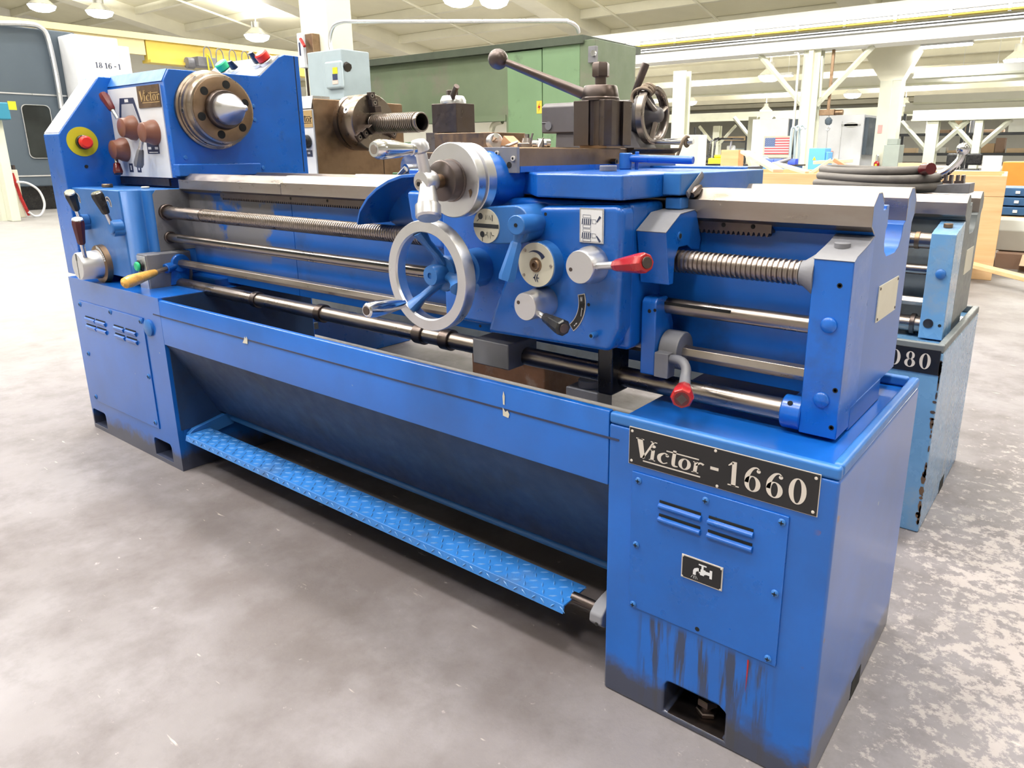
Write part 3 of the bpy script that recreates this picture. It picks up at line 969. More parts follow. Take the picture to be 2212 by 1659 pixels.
# speed panel
m = MB(); m.box(-2.655, -2.262, .2085, .2125, .920, 1.216); spd = m.build('speed_panel', M_WHITE, L1)
m = MB(); m.box(-2.655, -2.278, .206, .2125, .893, .917); m.build('sump_strip', M_DARK, hs)
m = MB()
m.flat(.2080, [[(-2.556, 1.184), (-2.452, 1.182), (-2.410, 1.085), (-2.424, 1.085), (-2.462, 1.163), (-2.548, 1.164), (-2.576, 1.085), (-2.592, 1.085)]])
spp = m.build('speed_chart', M_NAVY, spd)
for a0, b0, a1, b1 in ((-2.404, .998, -2.318, 1.036), (-2.50, .935, -2.47, .965), (-2.56, .935, -2.53, .965)):
    m = MB(); m.flat(.2080, [[(a0, b0), (a1, b0), (a1, b1), (a0, b1)]]); m.build('range_label', M_NAVY, spd)
for q in ([(-2.520, 1.179), (-2.492, 1.179), (-2.492, 1.169), (-2.520, 1.169)], [(-2.396, 1.020), (-2.374, 1.020), (-2.374, 1.012), (-2.396, 1.012)], [(-2.348, 1.020), (-2.326, 1.020), (-2.326, 1.012), (-2.348, 1.012)], [(-2.392, 1.004), (-2.33, 1.004), (-2.33, 1.001), (-2.392, 1.001)], [(-2.490, .958), (-2.480, .958), (-2.480, .942), (-2.490, .942)], [(-2.550, .958), (-2.540, .958), (-2.540, .942), (-2.550, .942)]):
    m = MB(); m.flat(.2076, [q]); m.build('chart_figure', M_WHITE, spd)
m = MB()
m.flat(.2080, [[(-2.546, 1.164), (-2.466, 1.163), (-2.428, 1.085), (-2.574, 1.085)]])
m.build('chart_field', M_CHART, spd)
m = MB(); m.box(-2.416, -2.262, .2060, .2085, 1.146, 1.216); vpl = m.build('brand_plate', M_BROWN, L1)
m = MB(); m.flat(.2055, victor_word(-2.409, 1.166, .031, 1.70)); m.build('lettering', M_GOLD, vpl)
def gear_lever(bx, bz, yb, yf, r, s0, tip, grip, parent, hub=M_TERRA, stem=.0065):
    m = MB()
    m.rev((bx, yb, bz), (0, -1, 0), [(0, 0), (0, r * 1.25), ((yb - yf) * .3, r * 1.2), ((yb - yf) * .55, r * 1.02), ((yb - yf) * .97, r * .93), (yb - yf, r * .88), (yb - yf, 0)], 28)
    lv = m.build('speed_lever', hub, parent)
    m = MB()
    p, q = Vector(s0), Vector(tip)
    g = p + (q - p) * .36
    m.cyl(p, g, stem, n=12)
    m.build('lever_stem', M_CHROME, lv)
    m = MB()
    d = (q - g)
    m.tube([g, g + d * .08, g + d * .8, q], [.009, .0115, .0165, .0135], 8)
    m.build('lever_grip', grip, lv)
    return lv
gear_lever(-2.480, 1.084, .209, .166, .0335, (-2.524, 0.180, 1.114), (-2.594, 0.172, 1.197), M_MAROON, L1)
gear_lever(-2.335, 1.066, .209, .166, .0335, (-2.373, 0.180, 1.043), (-2.407, 0.172, 0.956), M_GREY, L1)
gear_lever(-2.573, 1.012, .209, .166, .0335, (-2.589, 0.180, 0.986), (-2.568, 0.172, 0.929), M_MAROON, L1)
# ledge under the spindle
m = MB(); m.box(-2.236, -2.198, .205, .50, .925, .965); m.build('headstock_foot', M_BLUE, hs, bevel=.004)
# screws on the face
for y, z in ((.516, 1.161), (.516, 1.114), (.529, .948), (.25, .985)):
    m = MB(); m.rev((-2.235, y, z), (1, 0, 0), [(0, .0075), (.003, .0065), (.004, 0)], 12); m.build('screw', M_BLUE_L, hs)
# spindle nose and centre
SPY, SPZ = .362, 1.1395
S0 = (-2.236, SPY, SPZ)
m = MB(); m.rev(S0, (1, 0, 0), [(0, .128), (.012, .128), (.016, .122), (.026, .122), (.028, .119), (.044, .119), (.047, .113), (.070, .1095), (.072, .103), (.074, .103), (.0745, .064), (.069, .062), (.069, 0)], 64)
nose = m.build('spindle_nose', M_NOSE, L1)
m = MB(); m.rev((-2.1655, SPY, SPZ), (1, 0, 0), [(0, .1035), (.0045, .1030), (.0050, .1010), (.0050, .066), (.0045, .0640), (0, .0635)], 64); m.build('nose_face', M_BROWN, nose)
for k in range(6):
    a = k * PI / 3 + .30
    y, z = SPY + .082 * math.cos(a), SPZ + .082 * math.sin(a)
    m = MB(); m.cyl((-2.1608, y, z), (-2.1595, y, z), .0135, n=18); m.build('stud_hole', M_HOLE, nose)
for k in range(6):
    a = k * PI / 3 + .05
    y, z = SPY + .1185 * math.cos(a), SPZ + .1185 * math.sin(a)
    nv = Vector((0, math.cos(a), math.sin(a)))
    c = Vector((-2.2000, y, z))
    m = MB(); m.cyl(c - nv * .004, c + nv * .0012, .0085, n=14); m.mat(1); m.cyl(c + nv * .0012, c + nv * .0016, .0055, n=6); m.build('cam_screw', [M_STEEL, M_HOLE], nose)
m = MB(); m.rev((-2.163, SPY, SPZ), (1, 0, 0), [(0, 0), (0, .064), (.020, .061), (.022, .059), (.022, 0)], 48); m.build('nose_collar', M_DARK, nose)
m = MB(); m.rev((-2.143, SPY, SPZ), (1, 0, 0), [(0, 0), (0, .0500), (.026, .0500), (.102, .0100), (.112, .0100), (.130, 0)], 48); m.build('dead_centre', M_ALU, nose, smooth=30)

# ---- quick change gearbox under the headstock
m = MB()
m.plate('z', .60, .886, [(-2.66, .042), (-2.277, .042), (-2.275, .046), (-2.275, .110), (-2.25, .114), (-2.240, .122), (-2.240, .25), (-2.66, .25)])
qc = m.build('feed_gearbox', M_BLUE_L, L1, bevel=.005)
m = MB()
m.plate('x', -2.2403, -2.2388, [(.128, .685), (.128, .87), (.140, .884), (.245, .884), (.245, .685)])
m.build('boss_face', M_GREY, qc)
def qc_lever(hub, top, grip, qcp):
    m = MB()
    h = Vector(hub)
    m.cyl((h.x, .043, h.z), h, .022, n=22, ch=.003)
    m.cyl((h.x, .044, h.z - .012), (h.x, h.y + .006, h.z - .012), .019, n=20)
    lv = m.build('feed_lever', M_BLUE_L, L1)
    q = Vector(top)
    s = h + Vector((0, .008, .004))
    g = s + (q - s) * .38
    m = MB(); m.cyl(s, g, .0068, n=12); m.build('lever_stem', M_CHROME, lv)
    m = MB(); d = q - g; m.tube([g, g + d * .08, g + d * .85, q], [.010, .0125, .019, .0175], 8); m.build('lever_grip', grip, lv)
    m = MB(); d.normalize(); m.cyl(q - d * .001, q + d * .003, .0172, .015, n=8); m.build('grip_cap', M_CHROME, lv)
qc_lever((-2.545, .010, .777), (-2.488, -.02, .875), M_BLACK, qc)
qc_lever((-2.290, .006, .772), (-2.282, -.02, .880), M_BLACK, qc)
m = MB(); m.cyl((-2.44, -.025, .668), (-2.400, -.043, .725), .0068, n=12)
lv3 = m.build('lever_stem', M_CHROME, L1)
m = MB(); g, q = Vector((-2.408, -.040, .715)), Vector((-2.380, -.050, .795)); d = q - g
m.tube([g, g + d * .08, g + d * .85, q], [.010, .0125, .019, .0175], 8); m.build('lever_grip', M_MAROON, lv3)
m = MB(); d.normalize(); m.cyl(q - d * .001, q + d * .003, .0172, .015, n=8); m.build('grip_cap', M_CHROME, lv3)
for x, z in ((-2.605, .842), (-2.365, .838)):
    m = MB(); m.flat(.0412, [[p[0], p[1], q2[1], q2[0]] for p, q2 in []] or [circ(x, z, .026, 20, -.3, PI * .75) + list(reversed(circ(x, z, .012, 20, -.3, PI * .75)))])
    la = m.build('lever_scale', M_LETTER, L1)
    m = MB(); m.flat(.0408, [circ(x, z, .023, 14, -.2, PI * .65) + list(reversed(circ(x, z, .016, 14, -.2, PI * .65)))]); m.build('scale_print', M_NAVY, la)
m = MB(); m.rev((-2.470, .043, .635), (0, -1, 0), [(0, 0), (0, .066), (.018, .064), (.020, .052), (.020, 0)], 40)
dial = m.build('feed_dial', M_BROWN, L1)
m = MB(); m.rev((-2.470, .026, .635), (0, -1, 0), [(0, 0), (0, .0495), (.006, .0485), (.064, .0455), (.067, .043), (.067, 0)], 40)
m.build('dial_knob', M_ALU, dial)
m = MB(); m.box(-2.4715, -2.4685, -.0415, -.0405, .594, .676); m.mat(0); m.box(-2.474, -2.466, -.0418, -.0405, .655, .678); m.build('dial_mark', M_BLACK, dial)
m = MB()
for k in range(10):
    a0, a1 = .25 + k * .13, .25 + k * .13 + .10
    m.flat(.0225, [circ(-2.470, .635, .0630, 2, a0, a1) + list(reversed(circ(-2.470, .635, .0535, 2, a0, a1)))])
m.build('dial_scale', M_WHITE, dial)
# oil filler bits on the gearbox lid
m = MB(); m.cyl((-2.52, .11, .886), (-2.52, .11, .898), .017, n=18, ch=.002); m.build('oil_cap', M_BROWN, qc)
m = MB(); m.cyl((-2.33, .15, .886), (-2.33, .15, .893), .013, n=18, ch=.002); m.build('oil_cap', M_CREAM, qc)
# jog box with green button
m = MB(); m.box(-2.262, -2.195, .060, .205, .568, .684)
jb = m.build('jog_box', M_GREY, L1, bevel=.004)
m = MB(); m.box(-2.258, -2.199, .0572, .0605, .573, .679); m.build('box_cover', M_GALV, jb, bevel=.001)
m = MB(); m.cyl((-2.231, .0575, .646), (-2.231, .050, .646), .020, n=20); m.mat(1); m.cyl((-2.231, .050, .646), (-2.231, .040, .646), .0155, n=20, ch=.003); m.build('jog_button', [M_BLACK, M_GREEN], jb)
# spindle control yoke with amber grip
m = MB()
m.cyl((-2.237, ROD_Y, .646), (-2.185, ROD_Y, .646), .031, n=24, ch=.003)
m.plate('x', -2.225, -2.19, [(.135, .64), (.195, .64), (.185, .577), (.125, .577)])
yoke = m.build('control_yoke', M_BLUE, L1, bevel=.002)
m = MB(); m.cyl((-2.205, .160, .640), (-2.160, .060, .628), .008, n=12); m.build('lever_stem', M_STEEL, yoke)
m = MB(); m.cyl((-2.205, .160, .640), (-2.188, .112, .634), .016, n=14, ch=.002); m.build('stem_socket', M_BLUE, yoke)
m = MB(); p, q = Vector((-2.166, .070, .630)), Vector((-2.121, -.052, .614)); d = q - p
m.tube([p, p + d * .1, p + d * .45, p + d * .75, p + d * .93, q], [.010, .0125, .0165, .0195, .0165, .006], 20); m.build('lever_grip', M_AMBER, yoke)

# ---- carriage: saddle
m = MB()
m.plate('z', .9215, .9635, [(-.587, .050), (-.405, .050), (-.4015, .172), (-.4015, .56), (-1.06, .56), (-1.06, .172), (-.655, .112)])
sad = m.build('saddle', M_BLUE, L1, bevel=.004)
m = MB()
m.plate('z', .925, .9640, [(-.4015, .180), (-.365, .180), (-.362, .30), (-.362, .56), (-.4015, .56)])
m.box(-.398, -.366, .186, .30, .900, .921)
m.build('saddle_wing', M_BLUE_L, sad, bevel=.003)
m = MB(); m.tube([(-.3605, .200, .926), (-.3605, .256, .9595)], .0075, 10, ell=(.35, 1.0)); m.build('way_wiper', M_GREY, sad)
m = MB(); m.tube([(-.357, .209, .925), (-.355, .222, .932), (-.353, .236, .940)], [.006, .0085, .004], 7); m.build('chip_lump', M_DARK, sad)
# rear slab of the carriage (taper attachment bed)
m = MB(); m.box(-.98, -.405, .575, .66, .925, .968); rs = m.build('rear_slide', M_BLUE, L1, bevel=.003)
m = MB(); m.box(-.4055, -.404, .575, .66, .925, .968); m.build('slide_end', M_GREY, rs)
# left wing guard (quarter shield)
arc = [(-1.163, .842), (-1.150, .872), (-1.120, .902), (-1.085, .924), (-1.045, .941), (-1.0, .953), (-.955, .956), (-.88, .956)]
m = MB()
m.plate('y', .095, .205, arc + [(x + .002, z - .007) for x, z in reversed(arc)])
m.plate('y', .188, .205, arc + [(-.88, .80), (-1.07, .80)])
m.build('chip_guard', M_BLUE, L1, bevel=.0015)
# ---- apron
m = MB()
m.box(-.875, -.408, .088, .205, .652, .915)
m.plate('y', .088, .150, [(-.92, .80), (-.87, .80), (-.87, .92), (-.98, .92), (-.97, .86)])
apr = m.build('apron', M_BLUE, L1, bevel=.010, seg=3)
m = MB()
m.plate('y', .050, .095, [(-.427, .655), (-.405, .700), (-.4035, .909), (-.418, .914), (-.578, .906), (-.592, .894), (-.612, .835), (-.668, .765), (-.70, .700), (-.72, .648)])
m.build('apron_face', M_BLUE, apr, bevel=.012, seg=4)
for x, z in ((-.566, .892), (-.47, .737), (-.735, .66)):
    m = MB(); m.cyl((x, .0502, z), (x, .0495, z), .0032, n=10); m.build('oil_hole', M_HOLE, apr)
m = MB(); m.cyl((-.4535, .052, .685), (-.4535, .034, .685), .0055, n=10); m.mat(1); m.cyl((-.4535, .0342, .685), (-.4535, .0335, .685), .0034, n=8); m.build('oil_nipple', [M_BLUE_L, M_HOLE], apr)
# half-nut housing over the leadscrew
m = MB()
m.plate('x', -.405, -.3475, [(.118, .775), (.100, .868), (.150, .896), (.205, .900), (.215, .895), (.2375, .845), (.232, .826), (.2, .829), (.182, .838), (.150, .838), (.137, .82), (.135, .775)])
hn = m.build('nut_housing', M_BLUE, L1, bevel=.002)
m = MB()
m.plate('x', -.4055, -.347, [(.0993, .8683), (.150, .8967), (.205, .9007), (.2145, .8957), (.2148, .8947), (.205, .8995), (.150, .8955), (.0998, .8672)])
m.build('worn_top', M_GREY, hn)
m = MB(); m.cyl((-.348, .150, .858), (-.3455, .150, .858), .0075, n=18); m.mat(1); m.cyl((-.3455, .150, .858), (-.345, .150, .858), .0045, n=12); m.build('cap_screw', [M_BLUE_L, M_HOLE], hn)
# pictogram plate
m = MB(); m.box(-.4895, -.4390, .0480, .0502, .8475, .9070); m.mat(1); m.box(-.4865, -.4420, .0474, .0490, .8505, .9040)
pic = m.build('pictogram_plate', [M_CHROME, M_WHITE], L1)
m = MB()
for z0 in (.884, .860):
    for k in range(5):
        x = -.4845 + k * .0042
        m.flat(.0470, [[(x, z0 - .005), (x + .0022, z0 - .005), (x + .0034, z0 + .005), (x + .0012, z0 + .005)]])
    for a, b, c, d in ((-.482, z0 + .006, -.466, z0 + .011), (-.482, z0 - .011, -.466, z0 - .006), (-.463, z0 - .0035, -.455, z0 + .0035)):
        for q in ([(a, b), (c, b), (c, b + .0006), (a, b + .0006)], [(a, d), (c, d), (c, d + .0006), (a, d + .0006)], [(a, b), (a + .0006, b), (a + .0006, d), (a, d)], [(c, b), (c + .0006, b), (c + .0006, d), (c, d)]):
            m.flat(.0470, [q])
    s = 1 if z0 > .87 else -1
    m.flat(.0470, [[(-.4540, z0 + s * .0005), (-.4525, z0 - s * .0010), (-.4440, z0 + s * .0080), (-.4475, z0 + s * .0110)]])
m.build('pictogram', M_NAVY, pic)
# feed clutch dial
m = MB(); m.cyl((-.566, .052, .8035), (-.566, .022, .8035), .0415, n=44, ch=.002); cl = m.build('clutch_dial', M_BLUE_L, L1)
m = MB(); m.cyl((-.566, .0225, .8035), (-.566, .0200, .8035), .0402, n=44); m.build('dial_face', M_CREAM, cl)
m = MB(); m.flat(.0195, [q for q in ([p for p in zip(circ(-.566, .8035, .0250, 1, a, a + .12) + list(reversed(circ(-.566, .8035, .0250 - .001 - .0052 * t, 1, a, a + .12))), ())] for a, t in ())] or
    [circ(-.566, .8035, .0265, 1, 2.2 - .13 * k, 2.2 - .13 * (k + 1)) + list(reversed(circ(-.566, .8035, .0265 - .0008 - .0007 * k, 1, 2.2 - .13 * k, 2.2 - .13 * (k + 1)))) for k in range(12)])
m.flat(.0195, stroke(spl([(-.5655, .7870, .0014), (-.5685, .7800, .0022), (-.5655, .7725, .0014)])) + stroke(spl([(-.5610, .7870, .0014), (-.5640, .7800, .0022), (-.5610, .7725, .0014)])) + [[(-.5715, .7785), (-.5680, .7785), (-.5680, .7815), (-.5715, .7815)], [(-.5640, .7790), (-.5585, .7790), (-.5585, .7808), (-.5640, .7808)]])
m.build('dial_print', M_NAVY, cl)
m = MB(); m.rev((-.566, .0202, .8035), (0, -1, 0), [(0, 0), (0, .0135), (.002, .0132), (.0025, .0112), (.001, .0110), (.005, .0095), (.006, .0085), (.006, .0045), (.002, .0045), (.002, 0)], 24); m.build('adjust_screw', M_BROWN, cl)
for a in (2.35, .02, -2.5):
    x, z = -.566 + .0345 * math.cos(a), .8035 + .0345 * math.sin(a)
    m = MB(); m.rev((x, .0202, z), (0, -1, 0), [(0, .0030), (.0018, .0024), (.0024, 0)], 10); m.build('screw', M_STEEL, cl)
# axis selector with its blue lever
m = MB()
m.plate('y', .006, .092, capsule(-.668, .869, -.602, .874, .034, 14))
ax = m.build('axis_selector', M_BLUE_L, L1, bevel=.003)
m = MB(); m.cyl((-.6695, .008, .8685), (-.6695, .0035, .8685), .0315, n=44); m.build('selector_plate', M_CREAM, ax)
m = MB()
m.flat(.0030, [[(-.7005, .8725), (-.6385, .8725), (-.6385, .8650), (-.7005, .8650)],
    [(-.6545, .8780), (-.6525, .8780), (-.6525, .8890), (-.6545, .8890)], circ(-.6825, .8860, .0060, 12), circ(-.6790, .8530, .0058, 12), [(-.6800, .8400), (-.6785, .8400), (-.6785, .8500), (-.6800, .8500)]]
    + stroke([(-.6700, .8800, .0014), (-.6685, .8890, .0014), (-.6660, .8800, .0014), (-.6640, .8890, .0014), (-.6615, .8800, .0014), (-.6600, .8880, .0014), (-.6575, .8800, .0014)])
    + stroke([(-.6730, .8520, .0014), (-.6690, .8520, .0014), (-.6670, .8580, .0014), (-.6645, .8465, .0014), (-.6620, .8580, .0014), (-.6595, .8465, .0014), (-.6570, .8580, .0014), (-.6550, .8520, .0014), (-.6500, .8520, .0014)])
    + stroke([(-.6860, .8810, .0014), (-.6920, .8760, .0014)]))
m.build('selector_print', M_PRINT, ax)
m = MB(); m.cyl((-.585, .06, .8760), (-.568, -.032, .8785), .0172, n=28, ch=.0015); m.mat(1); m.cyl((-.5680, -.0322, .8785), (-.5679, -.0328, .8785), .0035, n=10)
axl = m.build('selector_lever', [M_BLUE_L, M_HOLE], L1)
m = MB(); p, q = Vector((-.576, -.012, .866)), Vector((-.590, -.034, .780)); d = q - p
m.tube([p, p + d * .12, p + d * .24], [.0095, .0085, .0075], 12)
m.tube([p + d * .22, p + d * .26, p + d * .92, q], [.0085, .0105, .0158, .0145], 7); m.build('lever_grip', M_BLUE_L, axl)
# two aluminium control knobs with levers
def alu_knob(c, yb, yf, r, parent, sc_a):
    m = MB()
    m.rev((c[0], yb, c[1]), (0, -1, 0), [(0, 0), (0, r * 1.12), ((yb - yf) * .35, r * 1.10), ((yb - yf) * .62, r), (yb - yf - .002, r * .97), (yb - yf, r * .93), (yb - yf, 0)], 40)
    k = m.build('control_knob', M_ALU, L1)
    x, z = c[0] + r * .62 * math.cos(sc_a), c[1] + r * .62 * math.sin(sc_a)
    m = MB(); m.cyl((x, yf + .0003, z), (x, yf - .0004, z), .0036, n=14); m.build('set_screw', M_DARK, k)
    return k
k1 = alu_knob((-0.462, 0.008, 0.810)[0::2], .052, .008, .0298, apr, -2.85)
m = MB(); m.cyl((-0.445, 0.024, 0.811), (-0.392, 0.016, 0.819), .0070, n=16); m.build('lever_stem', M_ALU, k1)
m = MB(); p, q = Vector((-0.396, 0.017, 0.818)), Vector((-0.316, -0.018, 0.834)); d = q - p
m.tube([p, p + d * .06, p + d * .80, p + d * .95, q], [.0085, .0105, .0165, .0165, .0140], 8); m.mat(1); m.cyl(q - d * .01, q + d * .03, .0095, n=14)
m.build('lever_grip', [M_RED, M_DARK], k1, bevel=.0008)
k2 = alu_knob((-0.568, -0.010, 0.731)[0::2], .052, -.010, .0265, apr, 2.75)
m = MB(); m.cyl((-0.556, 0.004, 0.722), (-0.524, -0.004, 0.715), .0066, n=16); m.build('lever_stem', M_CHROME, k2)
m = MB(); p, q = Vector((-0.528, -0.003, 0.716)), Vector((-0.465, -0.032, 0.710)); d = q - p
m.tube([p, p + d * .05, p + d * .80, p + d * .95, q], [.0075, .0090, .0145, .0150, .0125], 8); m.mat(1); m.cyl(q - d * .01, q + d * .03, .0085, n=14)
m.build('lever_grip', [M_BLACK, M_DARK], k2, bevel=.0008)
m = MB()
CX, CZ = -.5455, .7385
m.plate('y', .0485, .0502, circ(CX, CZ, .0700, 14, -.90, .26) + list(reversed(circ(CX, CZ, .0545, 14, -.90, .26))))
arcp = m.build('lever_arc_plate', M_LETTER, L1)
m = MB(); m.plate('y', .0480, .0488, circ(CX, CZ, .0686, 14, -.88, .24) + list(reversed(circ(CX, CZ, .0559, 14, -.88, .24)))); m.build('arc_field', M_PLATEBLK, arcp)
m = MB()
m.flat(.0476, letters('N', -.4865, .7415, .0085, [.6], .8))
m.flat(.0476, stroke([(-.4830, .7300, .0009), (-.4850, .7140, .0009)]) + [[(-.4835, .7300), (-.4805, .7270), (-.4830, .7275)]])
m.flat(.0476, [[(-.4960, .7000), (-.4930, .7010), (-.4950, .6975), (-.4975, .6970)], [(-.4990, .6965), (-.4970, .6960), (-.4990, .6935), (-.5010, .6940)]])
m.build('arc_print', M_WHITE, arcp)
# apron handwheel
WC = Vector((-.7700, 0, .7725))
m = MB(); m.rev((WC.x, -.030, WC.z), (0, -1, 0), [(0, .0960), (0, .1020), (.005, .1060), (.026, .1060), (.030, .1045), (.0305, .0850), (.026, .0825), (.004, .0850)], 72, closed=True)
hw = m.build('apron_handwheel', M_ALU, L1, smooth=35)
m = MB(); m.rev((WC.x, .09, WC.z), (0, -1, 0), [(0, 0), (0, .040), (.040, .038), (.042, .030), (.085, .032), (.100, .036), (.106, .034), (.107, 0)], 36); m.build('wheel_hub', M_BLUE_L, hw)
m = MB(); m.rev((WC.x, -.012, WC.z), (0, -1, 0), [(0, 0), (0, .0200), (.030, .0200), (.036, .0185), (.037, .0060), (.034, .0060), (.034, 0)], 28); m.build('hub_cap', M_BLUE_L, hw)
for a in (PI * .61, PI * .61 + 2 * PI / 3, PI * .61 + 4 * PI / 3):
    u = Vector((math.cos(a), 0, math.sin(a)))
    pts = [WC + u * .020 + Vector((0, -.006, 0)), WC + u * .042 + Vector((0, -.016, 0)), WC + u * .064 + Vector((0, -.032, 0)), WC + u * .088 + Vector((0, -.044, 0))]
    m = MB(); m.tube(pts, [.0230, .0185, .0185, .0290], 14, ell=(1.0, .50)); m.build('wheel_spoke', M_BLUE_L, hw)
hx = Vector((-.838, -.058, .712))
m = MB()
h2 = Vector((-.836, -.152, .714)); d = h2 - hx
m.tube([hx + d * .0, hx + d * .06, hx + d * .12, hx + d * .5, hx + d * .8, hx + d * .97, h2], [.0085, .0085, .0105, .0145, .0155, .0140, .0110], 22); m.mat(1); m.cyl(h2 - d * .01, h2 + d * .01, .0085, n=14)
m.build('wheel_handle', [M_CHROME, M_DARK], hw)

# ---- cross slide
CSX = -.730
m = MB(); m.box(-.810, -.6535, .082, .705, .9640, 1.0080); csl = m.build('cross_slide', M_BROWN, L1, bevel=.0015)
m = MB()
m.plate('y', .0745, .083, [(-.812, .958), (-.770, .958), (-.752, .983), (-.7925, .989), (-.806, 1.0095), (-.652, 1.0095), (-.652, .961), (-.694, .960), (-.712, .990), (-.752, .990), (-.74, .958)] if False else [(-.80, .985), (-.706, .985), (-.718, .962), (-.652, .962), (-.652, 1.0095), (-.80, 1.0095)])
cap = m.build('slide_cap', M_GREY, L1, bevel=.001)
for x, z in ((-.700, .9985), (-.660, .9890)):
    m = MB(); m.cyl((x, .0745, z), (x, .0715, z), .0048, n=14); m.mat(1); m.cyl((x, .0716, z), (x, .0712, z), .0026, n=6); m.build('cap_screw', [M_LETTER, M_HOLE], cap)
m = MB(); m.cyl((-.671, .0746, .9770), (-.671, .0738, .9770), .0058, n=16); m.build('cap_hole', M_HOLE, cap)
m = MB(); m.box(-.668, -.6515, .084, .705, .9635, .9745); m.build('gib_strip', M_BLUE, csl)
m = MB(); m.cyl((-.652, .405, .980), (-.640, .405, .980), .0062, n=14); m.mat(1); m.cyl((-.6402, .405, .980), (-.6395, .405, .980), .0035, n=8); m.build('oil_nipple', [M_DARK, M_HOLE], csl)
m = MB(); m.plate('y', .470, .700, [(-.6535, .996), (-.635, 1.006), (-.635, 1.0095), (-.69, 1.0095), (-.69, .996)]); m.build('slide_cover', M_DARK, csl)
# cross feed dial, shaft and crank
XC, ZC = -.7230, .9505
m = MB(); m.rev((XC, .12, ZC), (0, -1, 0), [(0, 0), (0, .060), (.06, .050), (.098, .040), (.098, 0)], 40); m.build('feed_bearing', M_BLUE, L1)
m = MB(); m.rev((XC, .024, ZC), (0, -1, 0), [(0, 0), (0, .0655), (.0015, .0670), (.023, .0670), (.024, .0655), (.0245, .0605), (.031, .0605), (.0315, .0665), (.0325, .0675), (.051, .0675), (.0525, .0660), (.0525, 0)], 72)
cd = m.build('cross_feed_dial', M_ALU, L1)
m = MB(); m.rev((XC, -.028, ZC), (0, -1, 0), [(0, 0), (0, .0385), (.004, .0385), (.005, .0365), (.026, .0365), (.028, .034), (.028, 0)], 44); m.build('dial_nut', M_DARK, cd)
m = MB(); m.cyl((XC, -.05, ZC), (XC, -.088, ZC), .0125, n=22); m.build('feed_shaft', M_BROWN, cd)
m = MB(); m.flat(-.0292, [[(-.680, .934), (-.674, .937), (-.671, .931), (-.674, .925), (-.677, .920), (-.678, .927)]]); m.build('dial_stain', M_BROWN, cd)
ARM = Vector((XC, -.088, ZC))
AT, AB = Vector((-.720, -.104, 1.0040)), Vector((-.6990, -.112, .8890))
d = (AT - ARM)
m = MB()
m.rev((XC, -.074, ZC), (0, -1, 0), [(0, 0), (0, .0175), (.004, .0195), (.026, .0195), (.030, .0175), (.030, 0)], 28)
crk = m.build('crank_hub', M_ALU, L1)
m = MB(); m.cyl((XC - .004, -.1035, ZC - .004), (XC - .004, -.1055, ZC - .004), .0088, n=18); m.mat(1); m.cyl((XC - .004, -.1056, ZC - .004), (XC - .004, -.1062, ZC - .004), .0045, n=6); m.build('crank_screw', [M_STEEL, M_HOLE], crk)
m = MB()
m.tube([ARM, ARM + d * .3, AT], [.0160, .0110, .0100], 20)
m.tube([AT - d * .08, AT + d * .0, AT + d * .16, AT + d * .30], [.0110, .0165, .0165, .0115], 20)
m.build('crank_arm', M_ALU, crk)
d = AB - ARM
m = MB(); m.tube([ARM, ARM + d * .25, ARM + d * .62, ARM + d * .66, ARM + d * .95, AB], [.0160, .0150, .0190, .0225, .0225, .0190], 28); m.build('counterweight', M_ALU, crk)
hx, h2 = Vector((-.720, -.114, 1.0050)), Vector((-.7200, -.205, 1.0050)); d = h2 - hx
m = MB(); m.tube([hx, hx + d * .04, hx + d * .05, hx + d * .12, hx + d * .13, hx + d * .45, hx + d * .78, hx + d * .90, h2], [.0085, .0085, .0100, .0100, .0085, .0135, .0162, .0160, .0120], 24); m.mat(1); m.cyl(h2 - d * .01, h2 + d * .008, .0078, n=16)
m.build('crank_handle', [M_CHROME, M_STEEL], crk)
# ---- saddle lock lever, stop pin, oil cap
LK = (-0.607, 0.389, 0.964)
m = MB(); m.cyl((LK[0], LK[1], .9635), (LK[0], LK[1], .9985), .0140, n=24, ch=.002)
lkb = m.build('lock_post', M_BLUE_L, L1)
m = MB(); p, q = Vector((LK[0] + .010, LK[1], .9870)), Vector((LK[0] + .155, LK[1] + .012, .9835)); m.tube([p, p + (q - p) * .06, p + (q - p) * .94, q], [.0060, .0082, .0086, .0078], 16); m.build('lock_lever', M_BLUE, lkb)
m = MB(); m.cyl((LK[0] + .022, LK[1] + .01, .9635), (LK[0] + .022, LK[1] + .01, 1.0010), .0045, n=14, ch=.001); m.build('stop_pin', M_BLUE, sad)
OC = (-0.554, 0.237, 0.964)
m = MB(); m.cyl((OC[0], OC[1], .9635), (OC[0], OC[1], .9745), .0170, n=26, ch=.001); m.build('oil_cap', M_GREY, sad)
m = MB(); m.rev((-.30, .2452, .872), (0, -1, 0), [(0, .0) ,(0, .011), (.002, .010), (.002, .006), (.0005, .006), (.0005, 0)], 18)
m2 = m.build('bolt_head', M_BED, L1); m2.location.x += .205

